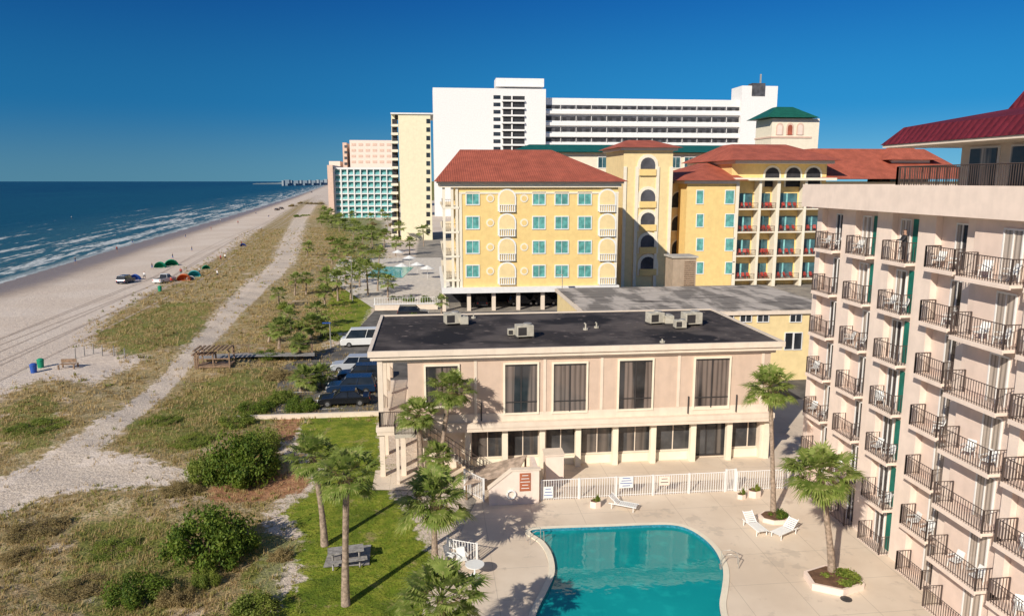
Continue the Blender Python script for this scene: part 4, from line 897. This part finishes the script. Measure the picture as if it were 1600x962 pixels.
def tent(px, py, w, m, label):
    w *= .68; t = thing('beach_tent', label, 'tent', bz(px, py), R.uniform(-.4, .4), 'tents on the beach'); n = 10
    mb = MB(); vs = []
    for i in range(n+1):
        a = math.pi*i/n
        for j, (yy, k) in enumerate(((-w*.3, .95), (0, 1.05), (w*.45, .75), (w*.8, .05))): vs.append((w*.85*math.cos(a)*k, yy, w*.8*math.sin(a)*k))
    mb.add(vs, [(i*4+j, (i+1)*4+j, (i+1)*4+j+1, i*4+j+1) for i in range(n) for j in (0, 1, 2)]); mb.build('canopy', m, t)
    MB().add([(-w*.8, -w*.28, .02), (w*.8, -w*.28, .02), (w*.7, w*.5, .02), (-w*.7, w*.5, .02)], [(0,1,2,3)]).build('floor', m, t)
    MB().tube([(w*.82*math.cos(math.pi*i/n), -w*.3, w*.77*math.sin(math.pi*i/n)) for i in range(n+1)], .03, 4).build('pole', m, t)
for a in [(212,437,2.2,M['blue'],'royal blue tent beside the dark beach car'),(251,418,2.6,M['greenf'],'green tent left of the pair on the beach'),(268,415,2.8,M['greenf'],'green tent right of the pair on the beach'),
          (288,438,2.5,M['orange'],'orange tent near the white pickup'),(304,432,2.4,M['teal'],'teal tent right behind the orange tent'),(322,420,1.6,M['greenf'],'small green tent nearest the dune grass'),
          (298,437,1.5,M['plastic'],'small white tent between the orange and teal tents'),(380,385,1.8,M['blue'],'small blue tent by the dune edge farther up the beach')]: tent(*a)
def bin_(px, py, m, lab):
    t = thing('rubbish_bin', lab, 'bin', bz(px, py), 0, 'bins on the beach'); MB().tube([(0, 0, 0), (0, 0, .85)], [.3, .36], 14).build('drum', m, t); MB().tube([(0, 0, .85), (0, 0, .93), (0, 0, 1.05)], [.38, .36, .2], 14).build('lid', m, t)
bin_(53, 582, M['blue'], 'blue drum bin on the sand at far left'); bin_(64, 574, M['greenf'], 'green drum bin beside the blue one'); bin_(250, 455, M['greenf'], 'green bin on the sand before the white pickup')
def woodset(px, py, label, name, w, h, roof=False):
    x, y, z = g(px, py); t = thing(name, label, 'gazebo' if roof else 'bench', (x, y, z))
    for a in (-1, 1):
        for b in (-1, 1): MB().box(a*w/2-.07, b*w*.3-.07, 0, a*w/2+.07, b*w*.3+.07, h).build('post' if roof else 'leg', M['wood'], t)
    mb = MB()
    if roof:
        for k in range(8): mb.box(-w/2-.3+k*(w+.5)/8, -w*.4, h, -w/2-.1+k*(w+.5)/8, w*.4, h+.12)
        mb.build('slatted_roof', M['wood'], t); MB().box(-w/2, -w*.3, 1.0, w/2, -w*.3+.08, 1.12).build('handrail', M['wood'], t); MB().box(-w/2, -w*.3, .1, w/2, w*.3, .3).build('platform', M['wood'], t)
    else:
        mb.box(-w/2, -.25, .45, w/2, .25, .52); mb.build('seat', M['wood'], t); MB().box(-w/2, .22, .6, w/2, .28, 1.0).build('backrest', M['wood'], t)
woodset(338, 572, 'brown wooden pergola at the end of the dune walkway', 'wooden_pergola', 3.4, 2.0, True)
woodset(322, 574, 'smaller wooden deck frame at the left end of the walkway', 'wooden_pergola', 1.9, 1.5, True)
woodset(107, 575, 'wooden bench on the sand near the bins', 'wooden_bench', 1.6, .5)
t = thing('walkway_railing', 'brown wooden railing along the dune walkway', 'railing', (*G(400, 565), 0))
a = G(488, 560); b = G(365, 562); W(railing([a, b], .75, 1.0, 1.6, .06).build('rail', M['wood'], t))
for i in range(9): p = [a[k]+(b[k]-a[k])*i/8 for k in (0, 1)]; W(MB().box(p[0]-.08, p[1]-.08, -.1, p[0]+.08, p[1]+.08, .75).build('post', M['wood'], t))
for i, (px, py) in enumerate([(118,560),(132,556),(146,553),(160,556),(178,556),(195,560)]):
    x, y, z = g(px, py); o = MB().tube([(0, 0, -.1), (.04, 0, 1.2), (.04, 0, 1.25)], [.07, .06, .03], 7).build('fence_post', M['greywood']); o.location = (x, y, z); tag(o, '%s grey post from the left in the broken dune fence' % ORD[i], 'post', 'dune fence posts')
x, y = G(541, 880); sheet('picnic_pad', [G(505,888), G(515,858), G(580,852), G(577,884)], .08, M['greywood'])
pt = thing('picnic_table', 'grey picnic table on a slab under the slender palm', 'table', (x, y, .1), .15)
MB().box(-.95, -.38, .70, .95, .38, .76).build('tabletop', M['greywood'], pt)
for s in (-1, 1):
    MB().box(-.95, s*.72-.14, .42, .95, s*.72+.14, .47).build('bench_seat', M['greywood'], pt)
    MB().tube([(s*.7, -.75, 0), (s*.7, -.2, .7)], .05, 4).build('leg', M['greywood'], pt); MB().tube([(s*.7, .75, 0), (s*.7, .2, .7)], .05, 4).build('leg', M['greywood'], pt); MB().box(s*.7-.04, -.75, .36, s*.7+.04, .75, .42).build('crossbar', M['greywood'], pt)
def lounger(px, py, rz, label):
    x, y = G(px, py); t = thing('sun_lounger', label, 'sun lounger', (x, y, .06), rz, 'white loungers by the pool')
    mb = MB()
    for k in range(9): mb.box(-.95+k*.13, -.3, .33, -.85+k*.13, .3, .36)
    mb.build('seat', M['plastic'], t); mb = MB()
    for k in range(6): u = k*.12; mb.add([(.25+u*.75, -.3, .35+u*.66), (.25+u*.75, .3, .35+u*.66), (.25+(u+.09)*.75, .3, .35+(u+.09)*.66), (.25+(u+.09)*.75, -.3, .35+(u+.09)*.66)], [(0,1,2,3)])
    mb.tube([(.25,-.3,.34),(.82,-.3,.84)], .03, 4).tube([(.25,.3,.34),(.82,.3,.84)], .03, 4); mb.build('backrest', M['plastic'], t)
    MB().tube([(-1,-.32,.33),(.8,-.32,.33)], .03, 4).tube([(-1,.32,.33),(.8,.32,.33)], .03, 4).build('frame', M['plastic'], t)
    for a in (-.8, .6):
        for s in (-1, 1): MB().tube([(a, s*.32, 0), (a, s*.32, .33)], .03, 5).build('leg', M['plastic'], t)
lounger(972, 795, 2.6, 'white lounger near the pool fence between two planters'); lounger(1178, 828, 1.7, 'white upright lounger left of the tall palm planter'); lounger(1226, 836, .5, 'white lounger right of the tall palm planter')
def chairat(px, py, rz, lab): x, y = G(px, py); dup(ch0, (x, y, .06), rz, lab, 1.0, group='plastic chairs on the pool deck')
for px, py, rz, lab in [(705,878,1,'white deck chair leftmost by the stout palm'),(718,868,2.2,'white deck chair behind the round table'),(722,885,.2,'white deck chair touching the round table'),(708,862,3,'white deck chair farthest at the deck edge')]: chairat(px, py, rz, lab)
def rtable(px, py, lab, r=.5):
    x, y = G(px, py); t = thing('round_table', lab, 'table', (x, y, .06)); MB().tube([(0,0,.68),(0,0,.72)], r, 20).build('tabletop', M['plastic'], t); MB().tube([(0,0,0),(0,0,.68)], .05, 8).build('pedestal', M['plastic'], t); MB().tube([(0,0,0),(0,0,.05)], r*.6, 12).build('base', M['plastic'], t)
rtable(742, 902, 'white round table at the deck edge beside the chairs')
def planter(px, py, r, h, label, hx=6, leaf='bush2'):
    x, y = G(px, py); t = thing('planter', label, 'planter', (x, y, .05)); p = [(r*math.cos(i*2*math.pi/hx+.4), r*math.sin(i*2*math.pi/hx+.4)*.8) for i in range(hx)]
    MB().prism(p, 'Z', 0, h).build('planter_wall', M['pinktrim'], t); MB().prism([(a*.88, b*.88) for a, b in p], 'Z', h-.05, h+.012).build('soil', M['soil'], t)
    q = thing('planter_plant', 'low leafy plant in the '+label, 'plant', (x+.15*r, y-.1*r, h+.04)); o = bpy.data.objects.new('foliage', BL[leaf][0]); link(o, q); o.scale = (r*.7, r*.6, .55)
planter(1302, 912, 1.55, .35, 'hexagonal pink planter by the hotel', 6); planter(1210, 812, .95, .25, 'planter ring of the tall palm', 8, 'bush')
planter(930, 792, .38, .4, 'small pot left of the fence lounger'); planter(1178, 776, .45, .45, 'pot at the pool gate'); planter(1158, 779, .3, .3, 'smallest pot at the gate')
for px, py, rz, lab in ((1132, 884, -.3, 'chrome pool ladder at the right rim of the pool'), (843, 846, 3.4, 'chrome pool ladder at the upper left corner of the pool')):
    x, y = G(px, py); t = thing('pool_ladder', lab, 'ladder', (x, y, .1), rz, 'pool ladders')
    for s in (-1, 1): MB().tube([(.7, s*.25, 0), (.68, s*.25, .6), (.3, s*.25, .75), (-.15, s*.25, .65), (-.22, s*.25, -.6)], .022, 6).build('handrail', M['metal'], t)
    for z in (-.15, -.45): MB().box(-.27, -.25, z, -.15, .25, z+.04).build('rung', M['metal'], t)
x, y = G(1322, 937); o = MB().tube([(0,0,0),(0,0,.03),(0,0,.09)], [.28,.28,.1], 12).build('drain_cover', M['frame']); o.location = (x, y, .055); tag(o, 'dark round drain lid on the deck before the planter', 'drain')
for i, (px, py, lab) in enumerate([(628,432,'white parasol leftmost on the resort deck'),(640,418,'white parasol by the resort pool'),(652,430,'white parasol second from the right on the resort deck'),(668,436,'white parasol beside the yellow block'),(622,408,'white parasol farthest on the resort deck')]):
    x, y = G(px, py); t = thing('parasol', lab, 'parasol', (x, y, .07), 0, 'parasols on the resort deck'); MB().tube([(0,0,0),(0,0,2.5)], .04, 6).build('pole', M['white'], t)
    MB().add([(0,0,2.9)]+[(1.6*math.cos(a*math.pi/4), 1.6*math.sin(a*math.pi/4), 2.2) for a in range(8)], [(0,i_+1,(i_+1) % 8+1) for i_ in range(8)]).build('canopy', M['plastic'], t)
for px, py, hpy, lab in [(517,545,505,'blue-topped post at the lot entrance'),(878,490,430,'thin lamp post before the yellow block'),(551,470,402,'lamp post rising beside the narrow lawn')]:
    x, y = G(px, py); z = PY(px, hpy, y)[1]; t = thing('street_lamp', lab, 'lamp post', (x, y, 0), 0, 'lamp posts'); MB().tube([(0,0,0),(0,0,z)], [.09,.05], 7).build('pole', M['metal'], t); MB().box(-.9, -.12, z, .1, .12, z+.12).build('lamp_head', M['blue'] if px == 517 else M['metal'], t)
w_ = thing('deck_wall', 'pale wall along the resort pool deck', 'wall', (-6, 118.5, 0)); W(MB().box(-9, 118.4, 0, xl-1, 118.7, .9).build('panel', M['cream'], w_)); W(MB().box(-9.2, 118.3, .9, xl-1, 118.8, 1.0).build('cap', M['white'], w_)); W(railing([(-9, 118.5), (xl-1, 118.5)], 1.0, 1.0, .4, .04).build('railing', M['white'], w_))
for i, (px, py) in enumerate([(612,500),(628,503),(645,498),(662,505),(640,470),(618,468),(664,472)]): bush(px, py, R.uniform(9, 14), R.uniform(7, 12), R.choice(['bush', 'bush2']), '%s hedge shrub in the yard left of the yellow block' % ORD[i], 'yard shrubs', False)
# ---------------------------------------------------------------- people
def person_mesh(name, pose, cols):
    j = pose; names = list(j.keys()); idx = {k: i for i, k in enumerate(names)}
    E = [('pel','chest'),('chest','neck'),('neck','head'),('head','crown'),('chest','shL'),('shL','elL'),('elL','haL'),('chest','shR'),('shR','elR'),('elR','haR'),('pel','hiL'),('hiL','knL'),('knL','anL'),('anL','toL'),('pel','hiR'),('hiR','knR'),('knR','anR'),('anR','toR')]
    rad = dict(pel=.14, chest=.15, neck=.055, head=.095, crown=.08, shL=.07, shR=.07, elL=.042, elR=.042, haL=.035, haR=.035, hiL=.1, hiR=.1, knL=.062, knR=.062, anL=.042, anR=.042, toL=.035, toR=.035)
    me = bpy.data.meshes.new(name); me.from_pydata([j[k] for k in names], [(idx[a], idx[b]) for a, b in E], []); o = bpy.data.objects.new(name, me); C.objects.link(o)
    sk = o.modifiers.new('s', 'SKIN')
    for k in names: me.skin_vertices[0].data[idx[k]].radius = (rad[k], rad[k])
    me.skin_vertices[0].data[0].use_root = True; o.modifiers.new('u', 'SUBSURF').levels = 1
    dg = bpy.context.evaluated_depsgraph_get(); m2 = bpy.data.meshes.new_from_object(o.evaluated_get(dg)); bpy.data.objects.remove(o)
    m2.materials.clear()
    for c in cols: m2.materials.append(c)
    for p in m2.polygons:
        z = p.center.z; p.material_index = 3 if z > 1.66 else (0 if z > 1.42 or abs(p.center.x) > .3 else (1 if z > .92 else (2 if z > cols_z else 0))); p.use_smooth = True
    return m2
def pose(st_, arm=0):
    d = dict(pel=(0,0,.95), chest=(0,0,1.3), neck=(0,0,1.48), head=(0,-.01,1.6), crown=(0,0,1.7), shL=(-.19,0,1.38), elL=(-.26,.03,1.1), haL=(-.27,-.06,.84), shR=(.19,0,1.38), elR=(.26,.03,1.1), haR=(.27,-.06,.84),
        hiL=(-.1,0,.88), knL=(-.11,-st_*.6,.5), anL=(-.11,-st_*.6+.04,.08), toL=(-.12,-st_*.6-.14,.03), hiR=(.1,0,.88), knR=(.11,st_*.35,.5), anR=(.11,st_,.1), toR=(.12,st_-.14,.04))
    if arm: d['elR'] = (.25,-.15,1.15); d['haR'] = (.1,-.38,1.15); d['elL'] = (-.25,-.12,1.15); d['haL'] = (-.1,-.38,1.12)
    return d
skin = mat('skin', (.45, .27, .19)); hair = mat('hair', (.05, .03, .02)); cols_z = .45
pms = [person_mesh('person_body', pose(.28), [skin, M['dark'], M['blue'], hair]), person_mesh('person_body', pose(.2), [skin, M['red'], M['shade'], hair]), person_mesh('person_body', pose(.25), [skin, M['white'], M['dark'], hair])]
cols_z = .1; pm_b = person_mesh('person_body', pose(.03, 1), [skin, M['dark'], M['dark'], hair])
def person(loc, rz, me, label, group):
    o = bpy.data.objects.new('person', me); link(o); o.location = loc; o.rotation_euler.z = rz; tag(o, label, 'person', group)
CN = ['in a dark top', 'in a red top', 'in a white top']
for i, (px, py, where) in enumerate([(118,411,'at the water edge, leftmost on the sand'),(183,393,'walking by the surf beyond the first walker'),(113,352,'standing out in the breaking waves'),(207,381,'walking on wet sand behind the surf'),(345,408,'between the tents and the dune grass'),
    (352,406,'nearest the dune grass beyond the tents'),(300,393,'on open sand beyond the green tents'),(378,384,'on the sand by the dune edge farther up'),(408,360,'walking up the far beach'),(270,405,'behind the green tents'),(330,360,'on wet sand far up the beach'),
    (340,433,'right of the orange tent'),(238,421,'left of the green tents'),(283,430,'standing near the orange tent'),(345,347,'near the far surf'),(400,335,'farthest along the beach'),(268,445,'beside the white pickup'),
    (226,436,'between the blue tent and the pickup'),(420,340,'right of the farthest beach walker'),(372,350,'in the middle of the far beach'),(312,428,'beside the teal tent'),(290,372,'alone by the far swash')]):
    x, y, z = g(px, py); person((x, y, max(z, -1.3)), R.uniform(0, 6), pms[i % 3], 'small person %s %s' % (CN[i % 3], where), 'people on the beach')
o = bpy.data.objects.new('person', pm_b); link(o); o.location = (24.8, 36.2, FL[0]+.01); o.rotation_euler.z = -math.pi/2-.3; tag(o, 'person in dark clothes standing on a top floor balcony', 'person')
# ---------------------------------------------------------------- light, world, camera
sd = Vector((.62*math.cos(math.radians(30)), .785*math.cos(math.radians(30)), -.5)).normalized()
L = bpy.data.lights.new('Sun', 'SUN'); L.energy = 5.0; L.angle = math.radians(.5); L.color = (1, .925, .80)
lo = bpy.data.objects.new('Sun', L); link(lo); lo.rotation_euler = sd.to_track_quat('-Z', 'Y').to_euler()
w = bpy.data.worlds.new('World'); bpy.context.scene.world = w; w.use_nodes = True; nt = w.node_tree; bg = nt.nodes['Background']
sk = N(nt, 'ShaderNodeTexSky', sky_type='NISHITA', sun_disc=False, sun_elevation=math.radians(30), sun_rotation=math.radians(218), air_density=1.0, dust_density=.3, ozone_density=3.0)
dirv = N(nt, 'ShaderNodeTexCoord').outputs['Generated']; sx = N(nt, 'ShaderNodeSeparateXYZ', {0: dirv}).outputs
side = ramp(nt, sx[0], -.45, .6)
hor = mix(nt, side, (.075, .23, .34), (.16, .48, .68)); midc = mix(nt, side, (.007, .15, .36), (.014, .275, .62)); topc = mix(nt, side, (.0003, .058, .26), (.0008, .11, .44))
k = 1/.085
gcol = mix(nt, ramp(nt, sx[2], -.01, .10), hor, midc); gcol = mix(nt, ramp(nt, sx[2], .07, .28), gcol, topc)
gs = N(nt, 'ShaderNodeVectorMath', {0: gcol, 'Scale': k}, operation='SCALE').outputs[0]
f = ma(nt, 'MULTIPLY', ramp(nt, sx[2], .75, .3), .97)
fin = mix(nt, f, sk.outputs[0], gs)
nt.links.new(fin, bg.inputs[0]); bg.inputs[1].default_value = .085
cam = bpy.data.cameras.new('Camera'); co_ = bpy.data.objects.new('Camera', cam); link(co_)
cam.sensor_width = 36; cam.lens = 36*FP/1600; cam.clip_end = 90000; cam.clip_start = .5
co_.location = (0, 0, HC); co_.rotation_euler = (math.pi/2-TH, 0, -PS)
bpy.context.scene.camera = co_
vs = bpy.context.scene.view_settings; vs.view_transform = 'Standard'; vs.look = 'None'; vs.exposure = 0
